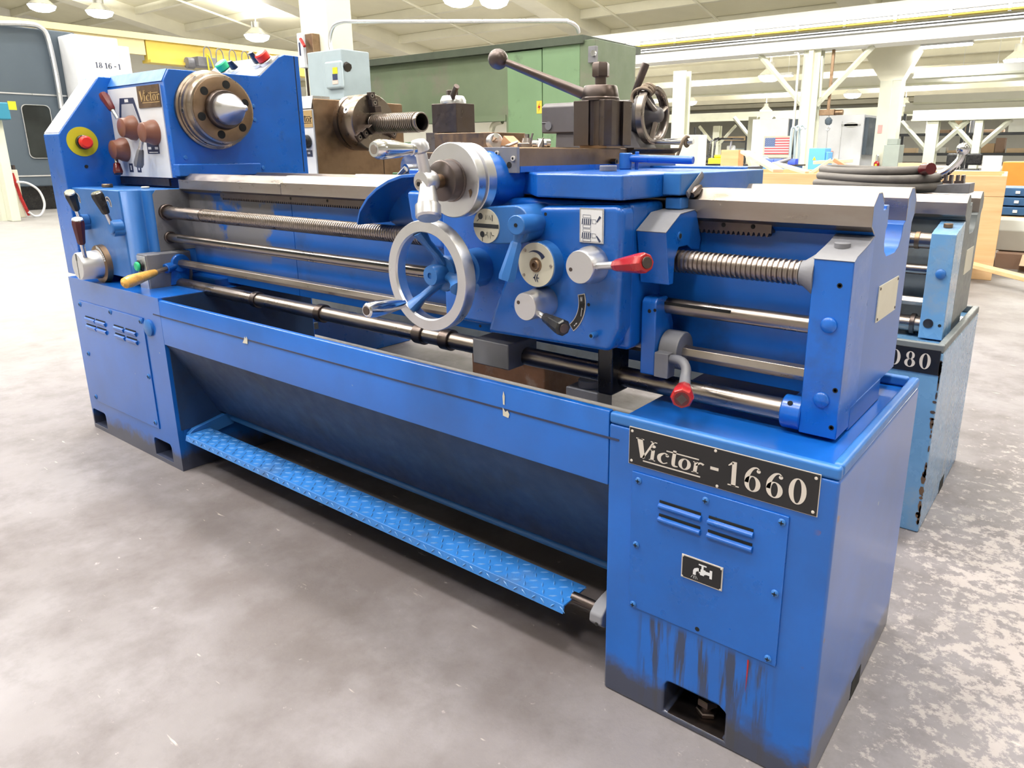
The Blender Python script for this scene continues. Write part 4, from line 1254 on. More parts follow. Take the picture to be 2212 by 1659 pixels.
# ---- quick change tool post on the cross slide
TX0, TX1, TY0, TY1 = -.727, -.632, .357, .455
m = MB()
dx, dv = .008, .010
o = [(TX0 + .004, TY0), (TX1 - .052, TY0), (TX1 - .052, TY0 + .006), (TX1 - .046, TY0 + .012), (TX1 - .022, TY0 + .012), (TX1 - .028, TY0 + .004), (TX1 - .022, TY0), (TX1 - .012, TY0), (TX1, TY0 + .012), (TX1, TY0 + .030), (TX1 - .006, TY0 + .028), (TX1 - .006, TY0 + .062), (TX1, TY0 + .058), (TX1, TY1 - .004), (TX1 - .004, TY1), (TX0 + .004, TY1), (TX0, TY1 - .004), (TX0, TY0 + .004)]
m.plate('z', 1.0135, 1.1080, o)
tp = m.build('tool_post', M_DARK, L1, bevel=.0012)
m = MB(); m.box(TX0 + .012, TX1 - .012, TY0 + .012, TY1 - .012, 1.008, 1.0140); m.build('post_base', M_BROWN, tp)
TC = Vector(((TX0 + TX1) / 2 - .004, (TY0 + TY1) / 2 - .004, 0))
m = MB(); m.rev((TC.x, TC.y, 1.108), (0, 0, 1), [(0, 0), (0, .0420), (.006, .0420), (.008, .0400), (.012, .0400), (.030, .0365), (.032, .0345), (.032, 0)], 48); m.build('locking_cap', M_DARK, tp)
m = MB(); m.cyl((TC.x, TC.y, 1.138), (TC.x, TC.y, 1.166), .0125, n=24); m.build('post_stud', M_DARK, tp)
m = MB(); m.rev((TC.x, TC.y, 1.158), (0, 0, 1), [(0, 0), (0, .0175), (.002, .0195), (.026, .0195), (.030, .0165), (.030, 0)], 6, phase=.35); m.build('post_nut', M_DARK, tp)
BALL = (-0.890, 0.300, 1.200)
m = MB(); B = Vector(BALL); s = Vector((TC.x - .028, TC.y - .012, 1.121)); d = B - s
m.tube([s, s + d * .12, s + d * .92], [.0125, .0118, .0082], 22)
hl = m.build('post_lever', M_DARK, L1)
m = MB(); m.ball(B, .0222, 32); m.build('ball_knob', M_DARK, hl)

# ---- control lever at the tailstock side of the apron
m = MB()
m.plate('x', -.402, -.372, [(.120, .604), (.120, .740), (.128, .748), (.160, .748), (.168, .742), (.190, .690), (.190, .604)])
lb = m.build('lever_bracket', M_BLUE, L1, bevel=.003)
for z in (.722, .728):
    pass
m = MB(); m.cyl((-.385, .1197, .724), (-.385, .1190, .724), .0035, n=10); m.cyl((-.374, .1197, .727), (-.374, .1190, .727), .003, n=10); m.build('screw_hole', M_HOLE, lb)
m = MB(); m.cyl((-.372, ROD_Y, .648), (-.334, ROD_Y, .648), .0355, n=32, ch=.002)
m.box(-.368, -.340, .112, .140, .606, .652)
cl = m.build('lever_hub', M_GREY, L1, bevel=.002)
m = MB(); pts = spl([(-.350, .130, .636, .0080), (-0.331, 0.118, 0.644)+(.0080,), (-0.310, 0.108, 0.645)+(.0085,), (-0.297, 0.098, 0.637)+(.0085,), (-0.290, 0.082, 0.624)+(.0095,), (-0.279, 0.058, 0.613)+(.0115,)], 5)
m.tube([p[:3] for p in pts], [p[3] for p in pts], 14); m.build('lever_stem', M_GREY, cl)
p, q = Vector((-0.281, 0.062, 0.616)), Vector((-0.264, 0.020, 0.610)); d = q - p
m = MB(); m.tube([p, p + d * .10, p + d * .70, p + d * .92, q], [.0105, .0130, .0190, .0190, .0165], 8); m.mat(1); m.cyl(q - d * .01, q + d * .02, .0125, n=16); m.mat(2); m.cyl(q + d * .015, q + d * .03, .0095, n=4)
m.build('lever_grip', [M_RED, M_MAROON, M_DARK], cl, bevel=.0008)

# ================================================================ SECOND LATHE, BEHIND
L2 = thing('metal_lathe', (-1.6, 1.30, 0), 'weathered grey-blue metal lathe behind the blue one, nameplate ending 2080 on its cabinet', 'lathe')
c2 = cabinet('tailstock_cabinet', -.50, -.028, .505, [pan_hole(-.33, -.20, .014, .079)], L2, M_LB, yb=1.60, yf=1.0, notch=(.29, .36))
c2h = cabinet('headstock_cabinet', -3.42, -2.705, .53, [], L2, M_BLUE, yb=1.60, yf=1.0)
m = MB()
m.box(-.50, -.028, 1.0, 1.016, .505, .527)
m.box(-.046, -.028, 1.016, 1.60, .505, .527)
m.box(-.50, -.046, 1.582, 1.60, .505, .527)
m.build('pan_rim', M_LBD, L2, bevel=.004)
m = MB()
m.box(-2.705, -.50, 1.0, 1.012, .385, .527)
m.box(-2.705, -.50, 1.012, 1.58, .300, .306)
m.box(-2.705, -.50, 1.0, 1.012, .300, .40)
m.build('pan_front', M_LBD, L2, bevel=.002)
m = MB(); m.cyl((-2.705, .86, .20), (-.50, .86, .20), .014, n=12); m.build('brake_shaft', M_RUBBER, L2)
m = MB(); m.box(-.52, -.50, .84, 1.01, .185, .215); m.box(-2.705, -2.685, .84, 1.01, .185, .215); m.build('pedal_arm', M_LBD, L2, kind='stuff')
m = MB()
m.box(-.372, -.034, .9975, 1.0, .447, .512)
np2 = m.build('nameplate', M_PLATEBLK, L2, bevel=.0006)
m = MB()
m.flat(.9970, victor_word(-.362, .462, .033, 1.42))
m.flat(.9970, letters('-', -.222, .461, .040, [.5], .95))
m.flat(.9970, letters('2080', -.188, .459, .041, [.80, .82, .80, .7], 1.08))
m.build('lettering', M_LETTER, np2)
# chipped edge of the cabinet corner
m = MB()
random.seed(5)
for k in range(34):
    z = .03 + .46 * random.random()
    w = .002 + .005 * random.random() ** 2
    h = .004 + .020 * random.random() ** 2
    m.flat(.9992, [circ(-.029 - w * .7, z, w, 6, ry=h)])
m.build('paint_chip', M_BROWN, c2, kind='stuff')
def bed2_profile(dz=0):
    return [(y + 1.0, z - .05) for y, z in bed_profile(dz)]
m = MB(); m.plate('x', -2.90, -.053, bed2_profile()); m.build('bed', M_LBD, L2, bevel=.0012)
m = MB()
m.plate('x', -2.86, -.0525, [(1.2155, .835), (1.2155, .8675), (1.2395, .8872), (1.2625, .8872), (1.283, .871), (1.2815, .8695), (1.262, .8855), (1.2405, .8855), (1.2175, .8665), (1.2175, .837), (1.238, .8245), (1.238, .8215)])
m.build('bed_way', M_STEEL, L2, bevel=.0008)
m = MB()
m.plate('x', -2.86, -.0525, [(1.4605, .827), (1.4605, .8678), (1.4815, .8855), (1.5055, .8855), (1.5315, .8625), (1.5315, .835), (1.5295, .835), (1.5295, .861), (1.505, .8835), (1.4825, .8835), (1.4635, .867), (1.4635, .829)])
m.build('bed_way', M_STEEL, L2, bevel=.0008)
m = MB(); m.box(-.16, -.055, 1.2, 1.42, .505, .54); m.build('bed_foot', M_LBD, L2)
m = MB(); m.plate('x', -.0535, -.0515, [(1.33, .66), (1.46, .66), (1.46, .73), (1.33, .73)]); m.build('blank_plate', M_CREAM, L2)
m = MB()
m.plate('x', -.113, -.0535, [(1.122, .510), (1.122, .792), (1.150, .800), (1.185, .805), (1.215, .812), (1.238, .818), (1.246, .818), (1.246, .510)])
b2 = m.build('rod_bracket', M_LB, L2, bevel=.0022)
m = MB(); m.cyl((-.085, 1.18, .804), (-.085, 1.18, .815), .0115, n=20, ch=.001); m.build('oil_cap', M_BROWN, b2)
m = MB(); m.rev((-.078, 1.122, .688), (0, -1, 0), [(0, .0128), (.004, .0125), (.007, .009), (.008, 0)], 24); m.build('plug', M_BLUE_L, b2)
m = MB(); m.rev((-.092, 1.122, .552), (0, -1, 0), [(0, .0128), (.002, .0125), (.003, 0)], 20); m.build('plug', M_DARK, b2)
m = MB(); m.rev((-.064, 1.1218, .550), (0, -1, 0), [(0, .0042), (.0006, .0042), (.0006, 0)], 12); m.build('screw_hole', M_HOLE, b2)
for z, r, mt in ((.768, .0215, M_ROD), (.690, .0145, M_ROD), (.602, .0130, M_STEEL), (.538, .0225, M_ROD)):
    m = MB(); m.cyl((-2.85, 1.165, z), (-.10, 1.165, z), r, n=6 if r == .013 else 22)
    nm = {.768: 'leadscrew', .690: 'feed_rod', .602: 'control_rod', .538: 'brake_rod'}[z]
    o = m.build(nm, mt, L2)
    if r > .02:
        for k, xx in enumerate((-.145, -.170) if z > .7 else (-.130, -.175)):
            m = MB(); m.cyl((xx - .012, 1.165, z), (xx, 1.165, z), r + (.002 if z > .7 else .006), n=22, ch=.001); m.build('collar', M_BROWN if z > .7 else M_DARK, o)
# headstock, chuck and its front panel
m = MB(); m.box(-3.42, -2.842, 1.205, 1.75, .82, 1.250); hs2 = m.build('headstock', M_BROWN, L2, bevel=.006)
m = MB(); m.box(-2.846, -2.838, 1.198, 1.748, .82, 1.245); m.build('headstock_face', M_BROWN, hs2)
m = MB(); m.box(-3.40, -2.846, 1.190, 1.204, .83, 1.200); pn2 = m.build('speed_panel', M_WHITE, L2)
m = MB(); m.plate('x', -3.42, -2.850, [(1.19, 1.205), (1.205, 1.262), (1.30, 1.262), (1.30, 1.205)]); m.build('top_bevel', M_GALV, hs2)
m = MB(); m.box(-3.0, -2.846, 1.1875, 1.1905, 1.118, 1.196); bp2 = m.build('brand_plate', M_GOLD, L2)
m = MB(); m.flat(1.1868, victor_word(-2.985, 1.142, .032, 1.55)); m.build('lettering', M_DARK, bp2)
m = MB(); m.cyl((-2.895, 1.19, 1.052), (-2.895, 1.155, 1.052), .032, n=24, ch=.004); m.build('speed_knob', M_BLACK, pn2)
m = MB(); m.flat(1.1888, [[(-2.93, 1.012), (-2.868, 1.012), (-2.868, .982), (-2.93, .982)]]); sl2 = m.build('speed_chart', M_NAVY, L2)
m = MB(); m.flat(1.1884, [[(-2.905, 1.004), (-2.885, 1.004), (-2.885, .994), (-2.905, .994)]]); m.build('chart_print', M_WHITE, sl2)
m = MB(); m.box(-2.8375, -2.8365, 1.60, 1.602, .83, 1.08); m.build('panel_seam', M_HOLE, hs2)
M_CHUCK = steel('chuck_steel', (0.27, 0.225, 0.19), 0.30, 0.25, (0.20, 0.15, 0.12), scale=4)
CY, CZ2 = 1.43, 1.1430
m = MB(); m.rev((-2.838, CY, CZ2), (1, 0, 0), [(0, 0), (0, .132), (.028, .130), (.030, .120), (.040, .120), (.042, .131), (.046, .133), (.142, .133), (.148, .129), (.148, .030), (.140, .030), (.140, 0)], 64)
ch = m.build('chuck_body', M_CHUCK, L2)
for a in (PI * .53, PI * .53 + 2 * PI / 3, PI * .53 + 4 * PI / 3):
    u = Vector((0, math.cos(a), math.sin(a)))
    w = Vector((0, -math.sin(a), math.cos(a)))
    def jp(x, r, s): return Vector((x, CY, CZ2)) + u * r + w * s
    m = MB()
    for r0, r1, x1 in ((.046, .075, -2.645), (.075, .108, -2.662), (.108, .140, -2.676)):
        vs = [jp(x, r, s) for x in (-2.692, x1) for r in (r0, r1) for s in (-.019, .019)]
        m.add(vs, [(0, 1, 3, 2), (4, 6, 7, 5), (0, 4, 5, 1), (2, 3, 7, 6), (0, 2, 6, 4), (1, 5, 7, 3)])
    j = m.build('chuck_jaw', M_DARK, L2, bevel=.0015)
    for r in (.090, .124):
        c = jp(-2.662 if r < .1 else -2.676, r, 0)
        m = MB(); m.cyl(c, c + Vector((.0012, 0, 0)), .010, n=16); m.mat(1); m.cyl(c + Vector((.0012, 0, 0)), c + Vector((.0016, 0, 0)), .006, n=6); m.build('jaw_screw', [M_STEEL, M_HOLE], j)
for a in (PI * .86, PI * .86 + 2 * PI / 3, PI * .86 + 4 * PI / 3):
    u = Vector((0, math.cos(a), math.sin(a)))
    c = Vector((-2.742, CY, CZ2)) + u * .132
    m = MB(); m.cyl(c - u * .004, c + u * .002, .019, n=20); m.mat(1); m.cyl(c + u * .002, c + u * .0026, .0085, n=4); m.build('key_socket', [M_GALV, M_HOLE], ch)
t = thing('threaded_tube', (-2.69, CY, CZ2 - .046), 'shiny steel tube with ribbed outside gripped in the three-jaw chuck', 'tube')
m = MB()
pr = [(.0, .034), (.0, .044)]
x = .004
while x < .300:
    pr += [(x, .0405), (x + .002, .0468), (x + .0075, .0468), (x + .0095, .0405)]
    x += .0132
pr += [(.31, .0445), (.328, .0445), (.330, .043), (.330, .038), (.02, .036)]
m.rev((-2.680, CY, CZ2 - .006), (1, 0, 0), pr, 36, closed=True)
m.build('ribbed_tube', M_ROD, t, smooth=50)
# lathe 2 carriage
m = MB(); m.box(-2.30, -1.50, 1.19, 1.56, .872, .915); m.build('saddle', M_GREEN2, L2, bevel=.004)
m = MB(); m.box(-2.22, -1.62, 1.04, 1.2, .60, .905); m.build('apron', M_LB, L2, bevel=.006)
m = MB(); m.box(-2.035, -1.80, 1.10, 1.70, .915, 1.0); m.build('cross_slide', M_BROWN, L2, bevel=.002)
m = MB(); m.box(-2.035, -1.71, 1.20, 1.40, 1.0, 1.076); cmp2 = m.build('compound_slide', M_BROWN, L2, bevel=.002)
m = MB(); m.cyl((-1.712, 1.2, 1.04), (-1.68, 1.185, 1.042), .030, n=24, ch=.003); m.build('slide_dial', M_ALU, cmp2)
m = MB(); m.tube([(-1.68, 1.185, 1.042), (-1.665, 1.15, 1.045), (-1.64, 1.14, 1.062)], [.008, .007, .011], 12); m.build('slide_crank', M_CHROME, cmp2)
m = MB(); m.rev((-1.920, 1.10, .940), (0, -1, 0), [(0, 0), (0, .034), (.10, .034), (.101, .056), (.115, .058), (.118, .052), (.122, .052), (.124, .058), (.145, .056), (.146, 0)], 40); d2 = m.build('cross_feed_dial', M_ALU, L2)
m = MB(); m.cyl((-1.92, .96, .94), (-1.92, .93, .94), .018, n=18); m.tube([(-1.92, .935, .94), (-1.955, .93, .915), (-1.985, .93, .890)], [.014, .011, .014], 12); m.build('dial_crank', M_CHROME, d2)
# turret tool post on lathe 2
m = MB(); m.box(-2.190, -2.040, 1.340, 1.455, 1.083, 1.205); tp2 = m.build('tool_post', M_DARK, L2, bevel=.003)
m = MB(); m.box(-2.19, -2.12, 1.30, 1.45, 1.0, 1.083); m.build('post_base', M_ROD, tp2)
m = MB(); m.rev((-2.110, 1.395, 1.205), (0, 0, 1), [(0, 0), (0, .056), (.014, .056), (.030, .048), (.033, .044), (.033, 0)], 36); m.build('locking_cap', M_GALV, tp2)
m = MB(); m.cyl((-2.115, 1.395, 1.236), (-2.115, 1.395, 1.262), .027, n=6, ch=.003); m.build('post_nut', M_DARK, tp2)
m = MB(); m.tube([(-2.075, 1.36, 1.226), (-2.062, 1.345, 1.235), (-2.022, 1.33, 1.270)], [.008, .012, .012], 14); m.build('post_lever', M_DARK, tp2)
M_CASTD = paint('dark_oily_casting', (0.115, 0.105, 0.115), 0.42, 0.3, 0.2)
# tailstock with handwheel
m = MB()
m.plate('x', -1.24, -1.185, [(1.34, 1.075), (1.34, 1.170), (1.35, 1.182), (1.52, 1.182), (1.52, 1.075)])
m.plate('x', -1.595, -1.24, [(1.36, 1.072), (1.36, 1.172), (1.38, 1.185), (1.50, 1.185), (1.50, 1.072)])
m.plate('y', 1.37, 1.49, [(-1.545, .885), (-1.10, .885), (-1.12, .98), (-1.19, 1.08), (-1.53, 1.08)])
ts2 = m.build('tailstock', M_CASTD, L2, bevel=.006)
m = MB(); m.cyl((-1.592, 1.3595, 1.112), (-1.55, 1.3595, 1.112), .002, n=6); m.cyl((-1.558, 1.362, 1.10), (-1.558, 1.356, 1.10), .016, n=16); m.build('barrel_lock', M_GREY, ts2)
m = MB(); m.rev((-1.185, 1.43, 1.130), (1, 0, 0), [(0, 0), (0, .072), (.030, .070), (.034, .050), (.060, .034), (.085, .024), (.090, .018), (.090, 0)], 32); hub2 = m.build('wheel_hub', M_CASTD, L2)
m = MB(); m.rev((-1.152, 1.43, 1.130), (1, 0, 0), [(0, .088), (.002, .1), (.006, .104), (.030, .104), (.034, .100), (.034, .088), (.028, .084), (.006, .084)], 56, closed=True); wr2 = m.build('tailstock_wheel', M_ROD, L2)
for a in (.35, .35 + 2 * PI / 3, .35 + 4 * PI / 3):
    u = Vector((0, math.cos(a), math.sin(a)))
    c = Vector((-1.117, 1.43, 1.130))
    m = MB(); m.tube([c + u * .015, c + u * .05 + Vector((-.006, 0, 0)), c + u * .087 + Vector((-.012, 0, 0))], [.016, .013, .014], 10, ell=(1, .7)); m.build('wheel_spoke', M_ROD, wr2)
m = MB(); m.tube([(-1.125, 1.43, 1.036), (-1.10, 1.43, 1.036), (-1.07, 1.43, 1.036), (-.985, 1.43, 1.036), (-.965, 1.43, 1.036)], [.007, .010, .0105, .013, .009], 16); m.build('wheel_handle', M_CHROME, wr2)
p, q = Vector((-1.203, 1.400, 1.187)), Vector((-1.161, 1.420, 1.310)); d = q - p
m = MB(); m.tube([p - d * .1, p + d * .10, p + d * .16, p + d * .9, q - d * .02, q], [.0075, .0075, .0125, .0150, .0140, .006], 16); m.build('clamp_lever', M_DARK, ts2)
# rope tied round the tailstock wheel
rope = thing('tie_rope', (-1.05, 1.43, .885), 'frayed brown rope tied round the tailstock handwheel behind the tool post', 'rope')
m = MB()
WCn = Vector((-1.135, 1.43, 1.130))
for k, a in enumerate((1.95, 2.10, 2.25)):
    u = Vector((0, math.cos(a), math.sin(a)))
    c = WCn + u * .094
    w = Vector((1, 0, 0))
    pts = [c + (u * math.cos(b) * .019 + w * math.sin(b) * .026) for b in [i * PI / 6 for i in range(12)]]
    m.tube(pts, .0055, 8, closed=True)
m.build('rope_knot', M_ROPE, rope)
m = MB()
pts = spl([(-1.120, 1.37, 1.222), (-1.155, 1.350, 1.215), (-1.172, 1.345, 1.195), (-1.168, 1.345, 1.170)], 5)
m.tube(pts, .0055, 8)
m.build('rope_tail', M_ROPE, rope)
m = MB()
m.tube(spl([(-.985, 1.415, 1.054), (-.992, 1.40, 1.038), (-1.005, 1.40, 1.0), (-1.03, 1.405, .955), (-1.06, 1.42, .90)], 5), .0055, 8)
m.tube([Vector((-.990, 1.43, 1.036)) + Vector((0, math.cos(b), math.sin(b))) * .017 for b in [i * PI / 6 for i in range(12)]], .005, 8, closed=True)
m.build('rope_loop', M_ROPE, rope)
# small tools lying on the second lathe's slide
m = MB(); m.box(-1.80, -1.42, 1.12, 1.42, .915, 1.018); m.build('tool_tray', M_BROWN, L2, bevel=.003)
def small(label, name, fn, base, mats, cat, **kw):
    m = MB(); fn(m)
    return single(m, name, mats, base, label, cat, **kw)
small('orange-brown wedge of scrap wood on the second lathe, right of its small crank dial', 'wood_wedge', lambda m: m.plate('y', 1.20, 1.26, [(-1.675, 1.018), (-1.60, 1.018), (-1.61, 1.03), (-1.655, 1.062)]), (-1.64, 1.23, 1.018), M_PLY, 'wedge')
small('round chrome tool head standing among the loose tools beside the wood wedge', 'boring_tool', lambda m: (m.cyl((-1.54, 1.2, 1.018), (-1.54, 1.2, 1.034), .036, n=24, ch=.002), m.cyl((-1.54, 1.2, 1.034), (-1.54, 1.2, 1.052), .020, .016, n=16), m.cyl((-1.54, 1.2, 1.052), (-1.54, 1.2, 1.066), .010, n=6)), (-1.54, 1.2, 1.018), M_STEEL, 'tool')
small('thin steel hex key leaning among the loose tools on the second lathe', 'hex_key', lambda m: m.tube(spl([(-1.51, 1.18, 1.021), (-1.50, 1.18, 1.055), (-1.497, 1.182, 1.068)], 4), .004, 6), (-1.51, 1.18, 1.018), M_STEEL, 'tool')
small('short shiny socket lying at the right of the loose tools', 'socket_wrench', lambda m: (m.cyl((-1.475, 1.15, 1.030), (-1.44, 1.19, 1.030), .012, n=16, ch=.001), m.cyl((-1.488, 1.20, 1.034), (-1.462, 1.24, 1.034), .016, n=16, ch=.001)), (-1.465, 1.19, 1.018), M_CHROME, 'tool')
small('flat grey spanner lying left of the round chrome tool head', 'spanner', lambda m: (m.tube([(-1.61, 1.16, 1.021), (-1.575, 1.19, 1.038)], .006, 8), m.rev((-1.612, 1.155, 1.018), (0, 0, 1), [(0, .006), (0, .014), (.007, .014), (.007, .006)], 12, closed=True)), (-1.6, 1.17, 1.018), M_STEEL, 'tool')
small('small dark green plastic bottle cap lying behind the loose tools', 'bottle_cap', lambda m: m.cyl((-1.575, 1.27, 1.018), (-1.575, 1.27, 1.046), .019, n=18, ch=.003), (-1.575, 1.27, 1.018), M_RUBBER, 'cap')
small('tiny pointed steel lathe bit at the far right of the tool tray', 'lathe_bit', lambda m: m.tube([(-1.435, 1.15, 1.018), (-1.428, 1.15, 1.034), (-1.422, 1.15, 1.052)], [.013, .008, .001], 6), (-1.43, 1.15, 1.018), M_STEEL, 'tool')

# grey cable coil and a chrome-levered tool block resting on the second bed
coil = thing('cable_coil', (-.32, 1.34, .886), 'thick grey rubber cable coiled flat on the far lathe bed at right', 'cable')
random.seed(3)
for k, (rx, ry, z, dx_) in enumerate(((.170, .140, .905, 0), (.165, .138, .926, .004), (.150, .120, .946, -.006), (.120, .10, .906, 0), (.125, .105, .928, .006))):
    pts = [(-.325 + dx_ + rx * math.cos(a), 1.37 + ry * math.sin(a), z + .003 * math.sin(2 * a + k)) for a in [i * 2 * PI / 40 for i in range(40)]]
    m = MB(); m.tube(pts, .0125, 10, closed=True); m.build('cable_loop', M_RUBBER, coil)
m = MB(); m.tube(spl([(-.19, 1.30, .95), (-.175, 1.285, .952), (-.165, 1.27, .955)], 3), .012, 10); m.mat(1); m.cyl((-.185, 1.295, .951), (-.160, 1.268, .954), .016, n=12); m.build('cable_end', [M_RUBBER, M_MAROON], coil)
tb = thing('tool_block', (-.14, 1.37, .886), 'dark steel tool block with a curved chrome lever on the far lathe bed', 'tool block')
m = MB(); m.plate('y', 1.33, 1.42, [(-.245, .886), (-.068, .886), (-.068, .914), (-.115, .912), (-.20, .902), (-.245, .896)]); m.build('block_base', M_GREY, tb, bevel=.002)
m = MB(); m.rev((-.192, 1.37, .895), (0, 0, 1), [(0, 0), (0, .030), (.018, .030), (.032, .018), (.036, 0)], 28); lv = m.build('lever_boss', M_CHROME, tb)
m = MB(); pts = spl([(-.185, 1.37, .920, .014), (-.160, 1.365, .930, .013), (-.130, 1.36, .948, .0115), (-.108, 1.36, .975, .010), (-.103, 1.36, .998, .009)], 5); m.tube([p[:3] for p in pts], [p[3] for p in pts], 16); m.build('curved_lever', M_CHROME, lv)
m = MB(); m.ball((-.102, 1.36, 1.006), .0175, 22); m.build('lever_ball', M_CHROME, lv)
for x in (-.128, -.098):
    m = MB(); m.box(x - .012, x + .012, 1.34, 1.37, .912, .920); m.box(x - .009, x - .003, 1.34, 1.37, .920, .936); m.box(x + .004, x + .011, 1.34, 1.37, .920, .936); m.build('clamp_block', M_DARK, tb, kind='stuff')
m = MB(); m.tube([(-.262, 1.35, .897), (-.235, 1.36, .905), (-.222, 1.37, .903)], [.007, .012, .008], 10); m.build('clamp_nut', M_GREY, tb)
# rusty coolant tank under the second lathe
m = MB(); m.plate('z', 0, .225, [(-1.70, 1.03), (-1.33, 1.03), (-1.33, 1.30), (-1.70, 1.30)])
t = single(m, 'coolant_tank', paint('rusty_brown_tank', (0.20, 0.095, 0.05), 0.6, 0.4, 0.3, (0.3, 0.28, 0.26), scale=8), (-1.515, 1.16, 0), 'rusty brown coolant tank on the floor under the second lathe', 'tank', bevel=.006)

m = MB(); m.box(-1.24, -1.10, 1.04, 1.14, 0, .17); m.cyl((-1.17, 1.09, .17), (-1.17, 1.09, .20), .04, n=18); m.tube(spl([(-1.17, 1.05, .10), (-1.10, .98, .06), (-.98, .95, .03)], 5), .012, 8)
single(m, 'coolant_pump', M_GREY, (-1.17, 1.09, 0), 'grey coolant pump with short hose on the floor beside the rusty tank', 'pump', bevel=.004)

# ================================================================ LAMPS
for p, lab in (((-29.008, 17.374, 5.700), 'round bright lamp under the roof, just left of the tall column with switch boxes'),
               ((-33.905, 13.448, 6.600), 'round bright lamp near the top left, second from the left frame edge'),
               ((-35.572, 11.978, 6.800), 'round bright lamp at the top left above the dark grey machine'),
               ((-17.143, 17.087, 5.700), 'round bright lamp at the top edge above the long conduit pipe')):
    high_bay(*p, lab, power=2.0, r=.50, up=1.2)
for x, y, w in LAMP_GRID:
    high_bay(x, y, roofz(y) - 1.6, 'round high bay lamp hanging under the roof above the work floor', 'high bay lamps over the work floor', power=w)
for x, col in ((-34, 'far left'), (-22, 'behind the green machine'), (-12, 'behind the tailstock wheel'), (-3, 'over the racks'), (5, 'right of the frame'), (13, 'farthest right')):
    for y, row in ((30.5, 'nearest row'), (43, 'middle row'), (56, 'farthest row')):
        if (x, y) not in ((-3, 43),):
            high_bay(x, y, 4.10, f'round lamp of the far bay in the {row}, {col}', 'high bay lamps of the far bay', power=5)
for x, col in ((-16, 'behind the green machine'), (-10.5, 'above the yellow lift truck'), (-6.2, 'above the blue cabinet'), (-2, 'above the desk'), (3, 'right of the frame')):  # lamp row added to light the fronts of the far machines
    high_bay(x, 17.5, 5.6, f'added round lamp hanging before the white girder to light the machines, {col}', 'added lamps before the girder', power=1.5, up=2.5)
M_TUBE = glow('fluorescent_tube', (0.93, 0.95, 1.0), 30.0)
def strip_light(a, b, label, w=.16):
    a, b = Vector(a), Vector(b)
    z = (a.z + b.z) / 2
    t = thing('fluorescent_light', ((a.x + b.x) / 2, a.y, z), label, 'ceiling lamp')
    m = MB(); m.plate('x', a.x, b.x, [(a.y - w, z), (a.y - w * .7, z + .12), (a.y + w * .7, z + .12), (a.y + w, z)]); m.build('lamp_tray', M_WHITE, t)
    m = MB(); m.box(a.x + .03, b.x - .03, a.y - w * .8, a.y + w * .8, z - .05, z - .002); m.build('diffuser', M_TUBE, t)
    for x in (a.x + .2, b.x - .2):
        m = MB(); m.cyl((x, a.y, z + .11), (x, a.y, z + 1.2), .008, n=6); m.build('hanger_wire', M_GALV, t)
    d = bpy.data.lights.new('lamp_light', 'AREA'); d.shape = 'RECTANGLE'; d.size = b.x - a.x; d.size_y = w * 1.6; d.energy = LAMP_W * .5
    o = bpy.data.objects.new('lamp_light', d); COL.objects.link(o); o.parent = t; o.location = (0, 0, -.06)
strip_light((-4.875, 24.000, 4.020), (-3.513, 24.000, 3.984), 'long fluorescent light at upper right below the white girder')
strip_light((-4.829, 30.000, 3.830), (-3.357, 30.000, 3.828), 'bright fluorescent light at far right, lower than the other tube light', .3)
strip_light((-13.106, 33.000, 4.320), (-11.905, 33.000, 4.328), 'short far fluorescent light left of the braced white column')

# ================================================================ TIMBER CRATE
crate = thing('wooden_crate', (-.40, 5.70, 0), 'long pale timber crate on the floor behind the lathes at right', 'crate')
XL, XR, YF, YB, ZT = -3.3, -.40, 5.70, 7.2, .815
for x0, x1, y0, y1, z0, z1, nm in ((XL, XR, YF - .03, YF, ZT - .16, ZT, 'top_rail'), (XL, XR, YB, YB + .03, ZT - .16, ZT, 'top_rail'), (XR - .03, XR, YF, YB, ZT - .16, ZT, 'top_rail'),
                                   (XR - .16, XR, YF - .03, YF, 0.0, ZT - .161, 'corner_post'), (XR - .03, XR, YF + .001, YF + .16, 0, ZT - .161, 'corner_post'), (XL, XL + .14, YF - .03, YF, 0, ZT - .161, 'corner_post'),
                                   (XL + .141, XR - .161, YF - .03, YF, 0, .12, 'bottom_rail')):
    m = MB(); m.box(x0, x1, y0, y1, z0, z1); m.build(nm, M_WOOD, crate, bevel=.004)
m = MB(); m.box(XL, XR - .03, YF, YF + .015, .02, ZT - .02); m.build('side_panel', M_PLY, crate)
m = MB(); m.box(XR - .045, XR - .03, YF + .015, YB, .02, ZT - .02); m.build('side_panel', M_PLY, crate)
m = MB(); m.box(XL, XR - .045, YF + .015, YB, .30, .34); m.build('crate_floor', M_PLY, crate)
crate.rotation_euler = (0, 0, math.radians(5.5))
def plank(name, a, b, w, h, label, mat=M_WOOD, roll=0.0, cat='plank'):
    a, b = Vector(a), Vector(b)
    d = (b - a).normalized()
    s = d.cross(Vector((0, 0, 1)))
    s = s.normalized() if s.length > .1 else Vector((1, 0, 0))
    u = s.cross(d)
    s, u = s * math.cos(roll) + u * math.sin(roll), u * math.cos(roll) - s * math.sin(roll)
    m = MB()
    vs = [p + s * (i * w / 2) + u * (j * h / 2) for p in (a, b) for j in (-1, 1) for i in (-1, 1)]
    m.add(vs, [(0, 1, 3, 2), (4, 6, 7, 5), (0, 4, 5, 1), (2, 3, 7, 6), (0, 2, 6, 4), (1, 5, 7, 3)])
    low = a if a.z < b.z else b
    return single(m, name, mat, low, label, cat, bevel=.004)
M_PALE = wood_mat('pale_cut_lumber', (0.90, 0.80, 0.62), (0.80, 0.66, 0.46))
plank('wooden_plank', (-.60, 5.60, .135), (.75, 4.62, .03), .10, .032, 'pale board leaning from the crate corner down to the floor at right', M_WOOD)
